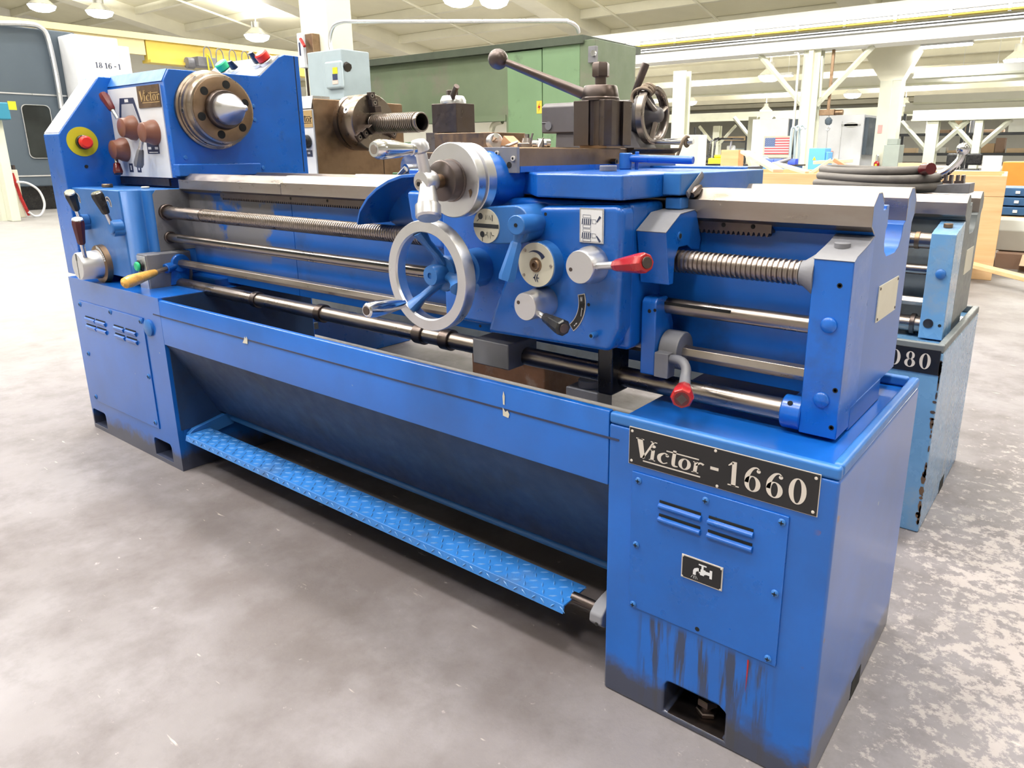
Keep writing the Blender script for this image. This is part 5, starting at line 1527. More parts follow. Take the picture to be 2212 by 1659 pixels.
plank('timber_offcut', (-3.02, 6.5, .35), (-3.02, 6.5, 1.02), .20, .14, 'upright wooden block standing in the crate, left of the leaning boards', M_WOOD, cat='offcut')
plank('wooden_plank', (-2.82, 6.35, 1.0), (-2.22, 5.71, .83), .10, .03, 'long thin white board sloping down to the right on the crate', M_PALE)
plank('wooden_plank', (-2.95, 6.8, .99), (-2.62, 6.66, .345), .12, .05, 'short bundled board at the left end of the crate, above the long white board', M_PALE)
plank('wooden_plank', (-2.40, 6.1, .89), (-2.02, 5.95, .81), .09, .03, 'second pale board sloping along the crate edge, right of the long one', M_PALE)
plank('wooden_plank', (-2.03, 6.1, .90), (-1.70, 6.2, .92), .16, .03, 'flat white board lying above the crate rim left of the angled wedge', M_PALE)
plank('timber_offcut', (-1.99, 5.90, .80), (-1.82, 5.95, .93), .09, .03, 'pale short board rising to the right, part of the peak over the crate', M_PALE, cat='offcut')
plank('timber_offcut', (-1.80, 5.97, .93), (-1.58, 6.0, .80), .12, .03, 'brown short board falling to the right from the peak over the crate', M_PLY, cat='offcut')

# ================================================================ LEFT BACKGROUND
M_MACH = paint('slate_grey_machine', (0.075, 0.10, 0.13), 0.5, 0.15, scale=.6, bump=0)
M_GLASSD = paint('dark_window_glass', (0.03, 0.035, 0.035), 0.12, 0.6, scale=1.5, bump=0)
gm = thing('machining_centre', (-16.5, 4.0, 0), 'huge slate-grey enclosed machine at the far left with a dark rounded window', 'machine')
XG = -15.2
TL, TR = (-15.200, 3.920, 3.116), (-15.200, 4.945, 3.136)
WT, WB = (-15.200, 3.971, 1.823), (-15.200, 4.226, 0.922)
m = MB(); m.box(-19, XG, 1.2, TR[1] + .12, .42, TL[2]); gbod = m.build('enclosure', M_MACH, gm, bevel=.03)
m = MB(); m.box(-18.8, XG - .25, 1.4, TR[1], 0, .42); m.build('dark_plinth', M_BLACK, gm)
m = MB()
wy0, wy1, wz0, wz1 = (-15.200, 3.999, 1.824)[1], (-15.200, 4.427, 1.844)[1], WB[2], WT[2]
r = .08
o = circ(wy1 - r, wz1 - r, r, 5, 0, PI / 2) + circ(wy0 + r, wz1 - r, r, 5, PI / 2, PI) + circ(wy0 + r, wz0 + r, r, 5, PI, 1.5 * PI) + circ(wy1 - r, wz0 + r, r, 5, 1.5 * PI, 2 * PI)
m.plate('x', XG - .01, XG + .012, o); wnd = m.build('window_pane', M_GLASSD, gm)
o2 = [(y + (.010 if y > (wy0 + wy1) / 2 else -.010), z + (.010 if z > (wz0 + wz1) / 2 else -.010)) for y, z in o]
m = MB(); m.plate('x', XG - .01, XG + .03, o2, [o]); m.build('window_frame', M_GALV, wnd)
for px, py in ((60, 203), (110, 379)):
    p = (-15.200, 4.141, 2.008) if py == 203 else (-15.200, 4.271, 0.611)
    m = MB(); m.box(XG, XG + .012, 1.3, TR[1], p[2] - .012, p[2] + .012); m.build('panel_seam', M_GALV, gbod)
m = MB()
m.tube(spl([(-15.100, 3.759, 3.100), (-15.100, 4.299, 3.154), (-15.100, 4.487, 3.118), (-15.100, 4.571, 2.939), (-15.100, 4.602, 2.328), (-15.100, 4.594, 1.777)], 5), .045, 8); m.build('conduit', M_GALV, gm)
wm = thing('white_cabinet', (-14.6, 5.6, 0), 'tall bright white cabinet marked 1816-1 behind the lathe headstock', 'cabinet')
p0, p1, p2 = (-14.600, 4.750, 3.013), (-14.600, 5.515, 3.040), (-14.600, 5.744, 2.907)
m = MB(); m.box(-15.18, -14.6, p0[1], p1[1], 0, p0[2]); m.build('body', M_WHITE, wm, bevel=.02)
m = MB(); m.box(-15.18, -14.7, p1[1], p2[1], 0, p2[2]); m.build('side_unit', M_WHITE, wm, bevel=.02)
m = MB()
q0, q1 = (-14.595, 5.064, 2.481), (-14.595, 5.506, 2.518)
lh = abs((-14.595, 5.079, 2.575)[2] - q0[2])
yy = q0[1]
gl = {'8': None}
for chx, adv in zip('1816-1', (.60, .90, .60, .90, .62, .5)):
    for q in GL.get(chx, []):
        m.add([(-14.592, yy + p[0] * lh * 1.05, q0[2] + p[1] * lh) for p in q], [tuple(range(len(q)))])
    yy += adv * lh * 1.12
m.build('machine_number', M_NAVY, wm)
# post with blue box, white hose and low stanchion
post = thing('steel_post', (-12.9, 2.95, 0), 'cream steel post at the left frame edge carrying a turquoise box', 'post')
pb, pc = (-13.085, 2.895, 0.000), (-12.921, 3.013, 0.000)
m = MB(); m.box(pb[0] - .12, pb[0] + .10, pb[1], pc[1], 0, 4.2); m.build('column_flange', M_COLG, post, bevel=.01)
m = MB(); m.box(pb[0] - .35, pb[0] - .12, pb[1] - .06, pb[1] + .04, 0, 4.2); m.build('column_flange', M_COLG, post)
m = MB(); b0, b1 = (-12.850, 2.880, 1.477), (-12.850, 3.074, 1.717); m.box(-13.0, -12.78, b0[1], b1[1], b0[2], b1[2])
bb = m.build('switch_box', paint('turquoise_box', (0.03, 0.22, 0.34), .4, .1, bump=0), post, bevel=.02)
m = MB(); m.box(-12.785, -12.775, b0[1] + .18, b0[1] + .28, b0[2] + .14, b0[2] + .26); m.build('box_label', M_YEL, bb)
st = thing('floor_stanchion', (-14.2, 3.6, 0), 'low cream stanchion on the floor with a red hose, right of the steel post', 'stanchion')
s0, s1 = (-13.715, 3.239, 0.000), (-13.616, 3.310, 0.000)
m = MB(); m.box(s0[0] - .1, s0[0], s0[1], s1[1], 0, .75); m.build('upright', M_STRUCT, st, bevel=.01)
m = MB(); m.box(s0[0] - .09, s0[0] - .01, s0[1] + .02, s1[1] - .02, .75, .82); m.build('upright_cap', M_DARK, st)
m = MB(); m.tube([(s0[0] + .03, s0[1] - .02, .7), (s0[0] + .03, s0[1] + .04, .3), (s0[0] + .05, s0[1] + .10, .03)], .025, 8); m.build('red_hose', M_RED, st)
m = MB(); m.tube(spl([(-13.600, 3.234, 0.564), (-13.600, 3.381, 0.538), (-13.600, 3.516, 0.416), (-13.600, 3.560, 0.207), (-13.600, 3.494, 0.047), (-13.600, 3.398, 0.017), (-13.600, 3.319, 0.089)], 6), .018, 8)
single(m, 'white_hose', M_WHITE, (-13.600, 3.425, 0.022), 'thin white hose looping down to the floor left of the blue lathe', 'hose')
# yellow crane with festoon
M_CRANE = paint('crane_yellow', (0.80, 0.60, 0.10), 0.5, 0.12, scale=.8, bump=0)
M_CREAMY = paint('pale_yellow_paint', (0.85, 0.74, 0.42), 0.5, 0.1, scale=.8, bump=0)
cr = thing('bridge_crane', (-22, 10, 3.5), 'yellow overhead bridge crane girder crossing the upper left', 'crane')
a, b = (-22.000, 5.828, 4.180), (-22.000, 14.362, 4.320)
c, d = (-22.000, 9.156, 4.125), (-22.000, 9.271, 3.658)
m = MB(); m.box(-22.4, -22, a[1], b[1] + 1.2, a[2] - .10, a[2] + .06); m.build('top_flange', M_CREAMY, cr)
m = MB(); m.box(-22.3, -22.1, (-22.000, 9.549, 4.025)[1], b[1] + 1.2, a[2] - .62, a[2] - .10); m.build('girder_web', M_CRANE, cr)
m = MB(); m.box(-22.3, -22.1, a[1], (-22.000, 9.511, 4.021)[1], a[2] - .50, a[2] - .10); m.build('girder_web', M_CREAMY, cr)
m = MB(); m.box(-22.45, -21.95, (-22.000, 9.549, 4.025)[1], b[1] + 1.2, a[2] - .70, a[2] - .62); m.build('bottom_flange', M_CRANE, cr)
for px in (445, 470, 500, 528, 545, 565):
    y0 = {445: (-21.800, 11.136, 3.989), 470: (-21.800, 11.519, 3.964), 500: (-21.800, 11.933, 3.979), 528: (-21.800, 12.342, 3.979), 545: (-21.800, 12.560, 3.987), 565: (-21.800, 12.892, 3.992)}[px]
    m = MB(); m.tube(spl([(y0[0], y0[1] - .10, y0[2] - .45), (y0[0], y0[1] - .08, y0[2] - .05), (y0[0], y0[1] + .02, y0[2] + .06), (y0[0], y0[1] + .12, y0[2] - .06), (y0[0], y0[1] + .14, y0[2] - .42)], 5), .018, 6); m.build('festoon_hook', M_GREY, cr)
h0, h1 = (-21.600, 10.595, 3.731), (-21.600, 11.309, 3.411)
m = MB(); m.box(-22.2, -21.6, h0[1] + .15, h1[1], h1[2] + .05, h0[2]); m.cyl((-21.9, h0[1] - .06, (h0[2] + h1[2]) / 2 - .02), (-21.9, h0[1] + .16, (h0[2] + h1[2]) / 2 - .02), .16, n=14); m.box(-22.1, -21.7, h1[1], h1[1] + .75, h1[2] + .08, h0[2] - .12); m.build('hoist', M_GREY, cr, bevel=.02)
m = MB(); m.tube(spl([(-21.500, 10.967, 3.809), (-21.500, 10.977, 3.569), (-21.500, 10.991, 3.250)], 4), .025, 6); m.tube(spl([(-21.500, 10.967, 3.809), (-21.500, 11.074, 3.667), (-21.500, 11.140, 3.417)], 4), .02, 6); m.build('yellow_cable', M_YEL, cr)

# column with switch boxes, conduit and green planer behind
cx0, cx1, cz = (-11.162, 7.000, 3.413), (-10.304, 7.000, 3.318), 5
m = MB(); m.box(cx0[0], cx0[0] + .34, 7, 7.05, 0, 7.2); m.box(cx0[0] + .15, cx0[0] + .19, 7.05, 7.55, 0, 7.2); m.box(cx0[0], cx0[0] + .34, 7.55, 7.6, 0, 7.2)
m.box(cx0[0] + .42, cx1[0], 6.9, 7.4, 0, 7.2)
single(m, 'steel_column', M_STRUCT, (cx0[0] + .4, 7.2, 0), 'tall cream steel column rising behind the blue headstock to the roof', 'column', bevel=.01)
ds = thing('disconnect_switch', (-10.875, 6.800, 2.382), 'narrow white switch box with red handle, high on the cream column', 'switch box')
a, b, c = (-10.866, 6.700, 2.902), (-10.745, 6.700, 2.365), (-10.518, 6.700, 2.350)
m = MB(); m.box(a[0], b[0] + .03, 6.7, 6.9, b[2], a[2]); sb = m.build('box_front', M_WHITE, ds, bevel=.01)
m = MB(); m.box(b[0] + .03, c[0], 6.75, 6.9, b[2] + .05, a[2] - .02); m.build('box_side', M_BROWN, ds, bevel=.01)
m = MB(); p, q = Vector((-10.737, 6.680, 2.804)), Vector((-10.613, 6.660, 2.679)); m.tube([p, q], .025, 8); m.build('red_handle', M_RED, sb)
m = MB(); p, q = (-10.816, 6.694, 2.756), (-10.784, 6.694, 2.554); m.box(p[0], q[0], 6.69, 6.70, q[2], p[2]); m.build('switch_label', M_NAVY, sb)
for px in (660, 668):
    p = (-10.813, 6.800, 2.363) if px == 660 else (-10.711, 6.800, 2.356)
    m = MB(); m.cyl((p[0], 6.8, p[2]), (p[0], 6.8, 1.0), .022 if px == 660 else .03, n=8); m.build('drop_conduit', M_DARK, ds)
db = thing('switch_box', (-9.898, 6.500, 1.823), 'grey-blue electrical disconnect box with a yellow label below the conduit', 'switch box')
M_BOX = paint('grey_blue_box', (0.33, 0.40, 0.44), .45, .08, bump=0)
a, b = (-9.840, 6.400, 2.522), (-9.362, 6.400, 1.789)
m = MB(); m.box(a[0], b[0], 6.4, 6.95, b[2], a[2]); bx = m.build('box_body', M_BOX, db, bevel=.02)
a2 = (-10.347, 6.620, 2.570)
m = MB(); m.box(a2[0], a[0], 6.5, 6.95, b[2] - .02, a[2] + .02); m.build('box_side', M_BOX, db, bevel=.015)
a, b = (-9.715, 6.360, 2.349), (-9.311, 6.360, 1.952)
m = MB(); m.box(a[0], b[0], 6.34, 6.41, b[2], a[2]); cv = m.build('cover_bulge', M_BOX, db, bevel=.05, seg=4)
for (u, v, w, z), mt in (((718, 146, 728, 159), M_YEL), ((718, 160, 728, 172), M_NAVY), ((718, 173, 730, 181), paint('pink_label', (.7, .45, .40), .5, 0, bump=0))):
    p = {146: (-9.499, 6.335, 2.252), 160: (-9.511, 6.335, 2.160), 173: (-9.524, 6.335, 2.068)}[v]
    q = {146: (-9.387, 6.335, 2.159), 160: (-9.398, 6.335, 2.074), 173: (-9.394, 6.335, 2.014)}[v]
    m = MB(); m.box(p[0], q[0], 6.333, 6.341, q[2], p[2]); m.build('warning_label', mt, cv)
m = MB(); p, q = Vector((-9.440, 6.500, 2.302)), Vector((-9.334, 6.500, 2.255)); m.tube([p, q], .07, 8); m.build('switch_handle', M_DARK, db)
m = MB()
m.tube(spl([(-10.107, 6.800, 2.583), (-10.126, 6.800, 2.709), (-10.096, 6.800, 2.844), (-9.987, 6.800, 2.950), (-9.772, 6.800, 2.983), (-9.546, 6.800, 2.964)], 6) + spl([(-9.546, 6.800, 2.964), (-7.941, 7.400, 2.886), (-6.720, 8.300, 2.886), (-6.554, 8.400, 2.870), (-6.481, 8.500, 2.812), (-6.509, 8.600, 2.743)], 8), .030, 10)
single(m, 'conduit_pipe', M_GALV, (-10.107, 6.800, 2.583), 'long thin galvanised conduit arching from the switch box to the green machine', 'pipe')
M_PLANER = paint('sage_green_paint', (0.125, 0.165, 0.10), .55, .22, .32, (0.17, 0.13, 0.12), scale=.9, bump=0)
M_PLANER2 = paint('light_sage_green', (0.15, 0.25, 0.135), .5, .12, .06, scale=.9, bump=0)
gp = thing('planer_cabinet', (-7, 9.8, 0), 'large sage-green machine cabinet with stained panel and doors behind the tool posts', 'machine')
YG = 9.0
TLg, TRg = (-12.625, 9.000, 2.725), (-6.657, 9.000, 2.763)
D0, D1, D2 = (-8.256, 9.000, 2.600), (-7.500, 9.000, 2.614), (-6.744, 9.000, 2.629)
B0 = (-9.354, 9.000, 1.596)
ZG = TRg[2]
m = MB(); m.box(-13.2, D0[0], YG + .05, YG + 1.6, B0[2], ZG - .12); m.build('stained_panel', M_PLANER, gp)
m = MB(); m.box(-13.4, TRg[0], YG - .08, YG + 1.7, ZG - .12, ZG); m.build('top_beam', paint('dark_sage_green', (0.05, 0.065, 0.045), .6, .3, .3, scale=1, bump=0), gp)
m = MB(); m.box(D0[0] - .06, D0[0], YG, YG + .1, 0, ZG - .12); m.build('frame_post', M_PLANER, gp)
m = MB(); m.box(-13.2, D0[0] - .06, YG - .02, YG + .1, B0[2] - .07, B0[2] + .03); m.build('frame_rail', M_PLANER, gp)
zd = (-7.245, 9.000, 2.628)[2]
m = MB(); m.box(D0[0] + .005, D1[0] - .008, YG - .03, YG + 1.2, .1, zd); dr = m.build('cabinet_door', M_PLANER2, gp, bevel=.01)
m = MB(); m.box(D1[0] + .008, D2[0], YG - .03, YG + 1.2, .1, zd + .02); dr2 = m.build('cabinet_door', M_PLANER2, gp, bevel=.01)
p = (-7.448, 8.960, 1.586); m = MB(); m.cyl((p[0] + .05, YG - .03, p[2] + .1), (p[0] + .05, YG - .06, p[2] + .1), .03, n=12); m.build('door_lock', M_GREY, dr2)
a, b = (-7.614, 8.950, 1.826), (-7.508, 8.950, 1.625)
m = MB(); m.box(a[0], b[0], YG - .036, YG - .03, b[2], a[2]); wl = m.build('warning_sign', paint('orange_yellow_sign', (.85, .52, .05), .5, .05, bump=0), gp)
xm, zm = (a[0] + b[0]) / 2, (a[2] + b[2]) / 2
m = MB(); m.flat(YG - .038, [[(xm + .02, zm + .09), (xm - .03, zm - .01), (xm, zm - .01), (xm - .02, zm - .09), (xm + .03, zm + .02), (xm, zm + .02)]]); m.build('bolt_mark', M_RED, wl)
m = MB(); m.box(D2[0], (-6.456, 9.000, 2.652)[0], YG - .03, YG + 1.2, .1, (-6.613, 9.000, 2.692)[2]); sdp = m.build('side_cabinet', M_PLANER, gp, bevel=.01)
a, b = (-6.543, 8.900, 2.582), (-6.419, 8.900, 2.339)
m = MB(); m.box(a[0], b[0] + .02, YG - .10, YG - .03, b[2], a[2]); sk = m.build('socket_outlet', M_GREY, gp, bevel=.01)
m = MB(); p = (-6.424, 8.880, 2.471); m.cyl((p[0], YG - .10, p[2]), (p[0], YG - .14, p[2]), .045, n=14); m.build('outlet_cap', M_CHROME, sk)
m = MB(); m.box(-13.0, D0[0] - 1.8, YG + .05, YG + 1.5, .1, B0[2] - .4); m.build('lower_panel', M_PLANER2, gp)
m = MB(); m.box(D0[0] - 1.75, D0[0] - .7, YG + .5, YG + 1.3, .1, 1.15); m.build('lower_panel', M_MACH, gp)
m = MB(); m.tube(spl([(-8.583, 9.200, 1.534), (-8.771, 9.200, 1.492), (-8.842, 9.200, 1.357), (-8.804, 9.200, 1.139)], 5), .05, 8); m.build('feed_pipe', M_STRUCT, gp)

# ================================================================ RIGHT BACKGROUND: girders, columns, machines, racks
gA = thing('crane_girder', (-6, 22, 4), 'long white crane runway girder crossing the upper right with orange bus bar', 'girder')
for z0, z1, y0, y1, nm, mt in ((4.62, 4.98, 21.9, 22.4, 'upper_beam', M_GIRD), (4.10, 4.42, 22.0, 22.5, 'lower_beam', M_GIRD), (3.92, 4.10, 21.8, 22.7, 'bottom_flange', M_GIRD), (4.52, 4.60, 21.85, 22.3, 'beam_lip', M_GALV), (4.445, 4.485, 21.7, 21.9, 'orange_bus_bar', M_CRANE), (4.26, 4.30, 21.85, 22.0, 'pipe_run', M_GALV), (4.34, 4.37, 21.85, 22.0, 'pipe_run', M_GALV)):
    m = MB(); m.box(-17.5, 12, y0, y1, z0, z1); m.build(nm, mt, gA)
k = 0
for x in [-16 + 1.35 * i for i in range(15)]:
    m = MB(); m.box(x, x + .08, 21.75, 21.9, 4.43, 4.62); m.build('bus_bracket', M_GALV, gA)
def far_beam(y, z0, z1, x0, x1, label, mat=M_GIRD, dark=True):
    t = thing('roof_beam', ((x0 + x1) / 2, y, z0), label, 'beam')
    m = MB(); m.box(x0, x1, y, y + .3, z0, z1); m.build('beam_web', mat, t)
    m = MB(); m.box(x0, x1, y - .15, y + .45, z0 - .06, z0); m.build('beam_flange', M_COLG if dark else mat, t)
far_beam(30, 3.46, 3.82, -20, 12, 'white far beam seen under the crane girder beside the tailstock wheel')
far_beam(36, 2.62, 2.98, -24, 12, 'grey-green lower beam far behind the tailstock wheel', M_COLG)
far_beam(25.5, 3.30, 3.55, -5.3, 12, 'white beam at right starting at the wide grey column')
far_beam(29, 2.40, 2.72, -6.2, 12, 'lower white beam over the storage racks at right')
far_beam(26.05, 2.02, 2.30, -5.3, 12, 'white beam carried by the slim columns in front of the racks')
far_beam(27.4, 2.62, 2.86, -5.6, 12, 'thin white beam just above the one on the slim columns')
def column(x0, x1, y, z, label, brace=None, mat=M_COLG, d=.35, foot=None):
    t = thing('steel_column', ((x0 + x1) / 2, y, 0), label, 'column')
    m = MB(); w = x1 - x0
    m.box(x0, x1, y, y + .04, 0, z); m.box(x0 + w * .42, x1 - w * .42, y + .04, y + d, 0, z); m.box(x0, x1, y + d, y + d + .04, 0, z)
    m.build('column_shaft', mat, t)
    if brace:
        for s in (-1, 1):
            xm = (x0 + x1) / 2
            p, q = Vector((xm + s * w * .4, y + .15, z - brace)), Vector((xm + s * (brace * .95 + w * .4), y + .15, z))
            m = MB(); m.tube([p, q], .085, 4); m.build('knee_brace', mat, t)
    return t
xa, xb = (-7.703, 22.050, 1.382)[0], (-7.191, 22.050, 1.376)[0]
cA = column(xa, xb, 22.05, 3.92, 'braced pale column in front of the white machines, left of the blue cabinet', 1.55)
m = MB(); m.box((xa + xb) / 2 - .05, (xa + xb) / 2 + .08, 21.9, 22.05, 0, 3.92); m.build('column_conduit', M_STRUCT, cA)
m = MB(); p = (-7.815, 21.900, 3.911); m.tube(spl([(-7.936, 21.900, 3.856), (-7.789, 21.900, 3.767), (-7.778, 21.900, 2.995), (-7.787, 21.900, 1.791), (-7.841, 21.900, 0.382)], 5), .04, 8); m.build('curved_conduit', M_GALV, cA)
m = MB(); m.tube([(-7.101, 21.900, 3.716), (-7.047, 21.900, 2.565)], .03, 6); m.build('drop_rod', M_STRUCT, cA)
wc0, wc1 = (-5.917, 24.000, 1.103)[0], (-5.559, 24.000, 1.102)[0]
wc = thing('wide_column', (wc0 + .3, 24, 0), 'wide pale green column with flared top at right, fire extinguisher on it', 'column')
m = MB(); m.box(wc0, wc1, 24, 24.05, 0, 3.1); m.box(wc1 - .02, wc1 + .26, 24.02, 24.5, 0, 3.1); m.build('column_shaft', M_COLG, wc)
m = MB(); m.plate('y', 24, 24.5, [(wc0, 3.1), (wc1 + .26, 3.1), (wc1 + .75, 4.1), (wc1 + .2, 5.0), (wc0 - .1, 5.0), (wc0 - .75, 4.2)]); m.build('flared_haunch', M_STRUCT, wc)
m = MB(); m.tube([(-5.385, 24.300, 2.894), (-5.434, 24.300, 1.801), (-5.449, 24.300, 1.215)], .10, 4); m.build('dark_downpipe', M_GREY, wc)
p, q = (-5.839, 23.990, 1.802), (-5.743, 23.990, 1.550)
m = MB(); m.box(p[0], q[0] + .04, 23.985, 24, q[2], p[2]); m.build('red_sign', paint('faded_red_sign', (.75, .35, .33), .5, .1, bump=0), wc)
fe = thing('fire_extinguisher', (-5.725, 23.800, 0.426), 'red fire extinguisher hanging at the foot of the wide green column', 'fire extinguisher')
p, q = (-5.723, 23.850, 0.425), (-5.748, 23.850, 0.652)
m = MB(); m.rev((p[0], 23.85, p[2]), (0, 0, 1), [(0, 0), (0, .085), (q[2] - p[2], .085), (q[2] - p[2] + .06, .03), (q[2] - p[2] + .06, 0)], 16); m.build('cylinder', M_RED, fe)
m = MB(); m.rev((p[0], 23.85, q[2] + .06), (0, 0, 1), [(0, .03), (.10, .035), (.16, .05), (.20, .02), (.20, 0)], 12); m.build('valve_head', M_GALV, fe)
m = MB(); m.box(p[0] - .03, p[0] + .03, 23.755, 23.77, p[2] + .12, p[2] + .20); m.build('yellow_tag', M_YEL, fe)
m = MB(); m.box(p[0] - .05, p[0] + .05, 23.92, 24.0, p[2] + .1, p[2] + .2); m.build('wall_bracket', M_GREY, fe)
column((-4.829, 26.000, 1.397)[0], (-4.486, 26.000, 1.393)[0], 26, 1.96, 'slim pale column in front of the racks, first right of the wide column', .9)
column((-3.446, 26.000, 0.955)[0], (-3.226, 26.000, 0.955)[0], 26, 1.955, 'slim pale column in front of the racks, second right of the wide column', .8)
column((-12.603, 30.000, 0.960)[0], (-12.226, 30.000, 0.959)[0], 30, 2.45, 'slim braced column left of the white machine with the flag', .8)
column((-17.960, 38.000, 1.704)[0], (-17.598, 38.000, 1.700)[0], 38, 2.4, 'farthest slim braced column above the yellow vehicle', 1.0)
column((-11.500, 21.000, 1.706)[0], (-11.047, 21.000, 1.698)[0], 21, 3.5, 'pale column partly hidden behind the tailstock handwheel', None)
# grey cabinet beside the wide column
a, b = (-5.364, 23.000, 1.192), (-4.923, 23.000, 0.398)
m = MB(); m.box(a[0], b[0], 23, 23.6, 0, a[2]); m.box(a[0] + .05, b[0] - .1, 23.1, 23.5, a[2], a[2] + .18)
single(m, 'grey_cabinet', paint('grey_green_cabinet', (.30, .34, .31), .5, .1, bump=0), ((a[0] + b[0]) / 2, 23.3, 0), 'grey cabinet on the floor right of the wide green column', 'cabinet', bevel=.01)
# cream cabinet and machines
a, b = (-9.790, 18.000, 1.458), (-9.024, 18.000, 0.527)
m = MB(); m.box(a[0], b[0], 18, 18.5, 0, a[2]); m.box(b[0] - .02, b[0] + .005, 17.98, 18.0, 0, a[2])
single(m, 'cream_cabinet', M_CREAM, ((a[0] + b[0]) / 2, 18.2, 0), 'plain cream cabinet behind the tailstock handle', 'cabinet', bevel=.01)
wm1 = thing('white_machine', (-9.6, 25.8, 0), 'bright white machine enclosure with a flag on its side', 'machine')
a, b = (-10.370, 25.000, 2.123), (-9.053, 25.000, 2.087)
m = MB(); m.box(a[0], b[0], 25, 27, 0, a[2]); m.build('enclosure', M_WHITE, wm1, bevel=.02)
m = MB(); m.box(b[0], b[0] + .33, 25.1, 26.5, .9, a[2] - .03); m.build('dark_window', M_MACH, wm1)
fa, fb = (-9.817, 24.900, 1.475), (-8.935, 24.900, 0.917)
m = MB(); m.box(fa[0] - .06, fb[0] + .06, 24.93, 25, fb[2] - .12, fa[2] + .06); m.build('flag_board', M_CREAM, wm1)
fw, fh = fb[0] - fa[0], fa[2] - fb[2]
flag = thing('us_flag', (fa[0] + fw / 2, 24.9, fb[2]), 'stars and stripes flag mounted on the white machine', 'flag')
m = MB(); m.box(fa[0], fb[0], 24.905, 24.925, fb[2], fa[2]); m.build('white_cloth', M_WHITE, flag)
for k in range(7):
    z = fa[2] - fh * 2 * k / 13
    x0 = fa[0] + (fw * .42 if k < 4 else 0)
    m = MB(); m.box(x0, fb[0], 24.900, 24.905, z - fh / 13, z); m.build('red_stripe', paint('flag_red', (.62, .10, .12), .6, 0, bump=0), flag)
m = MB(); m.box(fa[0], fa[0] + fw * .42, 24.898, 24.905, fa[2] - fh * 7 / 13, fa[2]); can = m.build('blue_canton', paint('flag_blue', (.10, .16, .36), .6, 0, bump=0), flag)
m = MB()
for j in range(9):
    for i in range(6 if j % 2 == 0 else 5):
        x = fa[0] + fw * .42 * ((i + (.5 if j % 2 == 0 else 1.0)) / 6)
        z = fa[2] - fh * 7 / 13 * ((j + .5) / 9)
        m.flat(24.8975, [[(x + .011 * (1 if q % 2 == 0 else .42) * math.sin(q * PI / 5), z + .011 * (1 if q % 2 == 0 else .42) * math.cos(q * PI / 5)) for q in range(10)]])
m.build('stars', M_WHITE, can, kind='stuff')
wm2 = thing('white_machine', (-7.3, 25.8, 0), 'larger bright white machine with a grey badge, behind the blue cabinet', 'machine')
a, b = (-8.212, 25.000, 2.186), (-6.536, 25.000, 2.165)
m = MB(); m.box(a[0], b[0], 25, 27.5, 0, a[2]); m.build('enclosure', M_WHITE, wm2, bevel=.02)
m = MB(); m.box(b[0] + .005, b[0] + .13, 25.1, 27, .9, a[2] - .1); m.build('dark_edge', M_MACH, wm2)
p = (-6.938, 24.980, 1.853)
m = MB(); m.plate('y', 24.985, 25.0, circ(p[0], p[2], .22, 24, ry=.085)); m.box(p[0] - .30, p[0] + .30, 24.985, 25, p[2] - .03, p[2] + .03); m.build('badge', paint('grey_badge', (.45, .45, .44), .5, 0, bump=0), wm2, kind='stuff')
for px in (0, 1):
    p, q = ((-7.704, 24.970, 1.990), (-7.552, 24.970, 0.733)) if px == 0 else ((-7.247, 24.970, 1.979), (-7.093, 24.970, 0.735))
    m = MB(); m.box(p[0], p[0] + .02, 24.985, 25.0, .3, p[2]); m.build('panel_seam', M_GALV, wm2)
m = MB(); p = (-7.516, 24.950, 0.901); m.box(p[0] - .05, p[0] + .08, 24.96, 25, p[2] - .08, p[2] + .12); m.build('red_sticker', paint('faded_red_sign', (.75, .35, .33), .5, .1, bump=0), wm2)
hk = thing('crane_hook', (-6.887, 22.300, 1.888), 'dark hoist block with hook hanging before the white machine', 'hook')
p = (-6.863, 22.300, 1.780)
g = (-6.746, 22.300, 2.138)
m = MB(); m.cyl((p[0], 22.3, p[2] + .18), (p[0], 22.3, g[2] - .085), .012, n=6); m.build('hoist_chain', M_GALV, hk)
m = MB(); m.rev((p[0], 22.3, p[2]), (0, 0, 1), [(0, 0), (0, .05), (.05, .10), (.15, .11), (.22, .05), (.22, 0)], 14); m.build('hook_block', M_MACH, hk)
m = MB(); m.tube([(p[0] + .06 * math.cos(t), 22.3, p[2] - .09 + .06 * math.sin(t)) for t in [PI / 2 - i * .5 for i in range(9)]], .018, 8); m.build('hook', M_GALV, hk)
m = MB(); m.box(g[0] - .40, g[0] + .05, 22.2, 22.45, g[2] - .08, g[2] + .09); m.cyl((g[0] + .05, 22.33, g[2]), (g[0] + .28, 22.33, g[2]), .08, n=12); m.box(g[0] - .2, g[0] - .12, 22.28, 22.36, g[2] + .09, 3.921)
single(m, 'chain_hoist', M_BROWN, (g[0], 22.33, g[2]), 'brown electric chain hoist above the hook by the white machine', 'hoist', bevel=.01)
M_BLC = paint('sky_blue_cabinet', (0.10, 0.34, 0.66), .45, .08, bump=0)
a, b = (-6.296, 19.000, 1.091), (-5.869, 19.000, 0.545)
bc = thing('blue_cabinet', ((a[0] + b[0]) / 2, 19.2, 0), 'light blue cabinet with a yellow warning triangle behind the crate', 'cabinet')
m = MB(); m.box(a[0], b[0], 19, 19.5, 0, a[2]); m.box(b[0], b[0] + .07, 19.05, 19.45, 0, a[2] - .1); m.build('body', M_BLC, bc, bevel=.015)
p = (-6.135, 18.990, 0.829); m = MB(); m.flat(18.993, [[(p[0] - .05, p[2] - .05), (p[0] + .05, p[2] - .05), (p[0], p[2] + .05)]]); m.build('warning_triangle', M_YEL, bc)
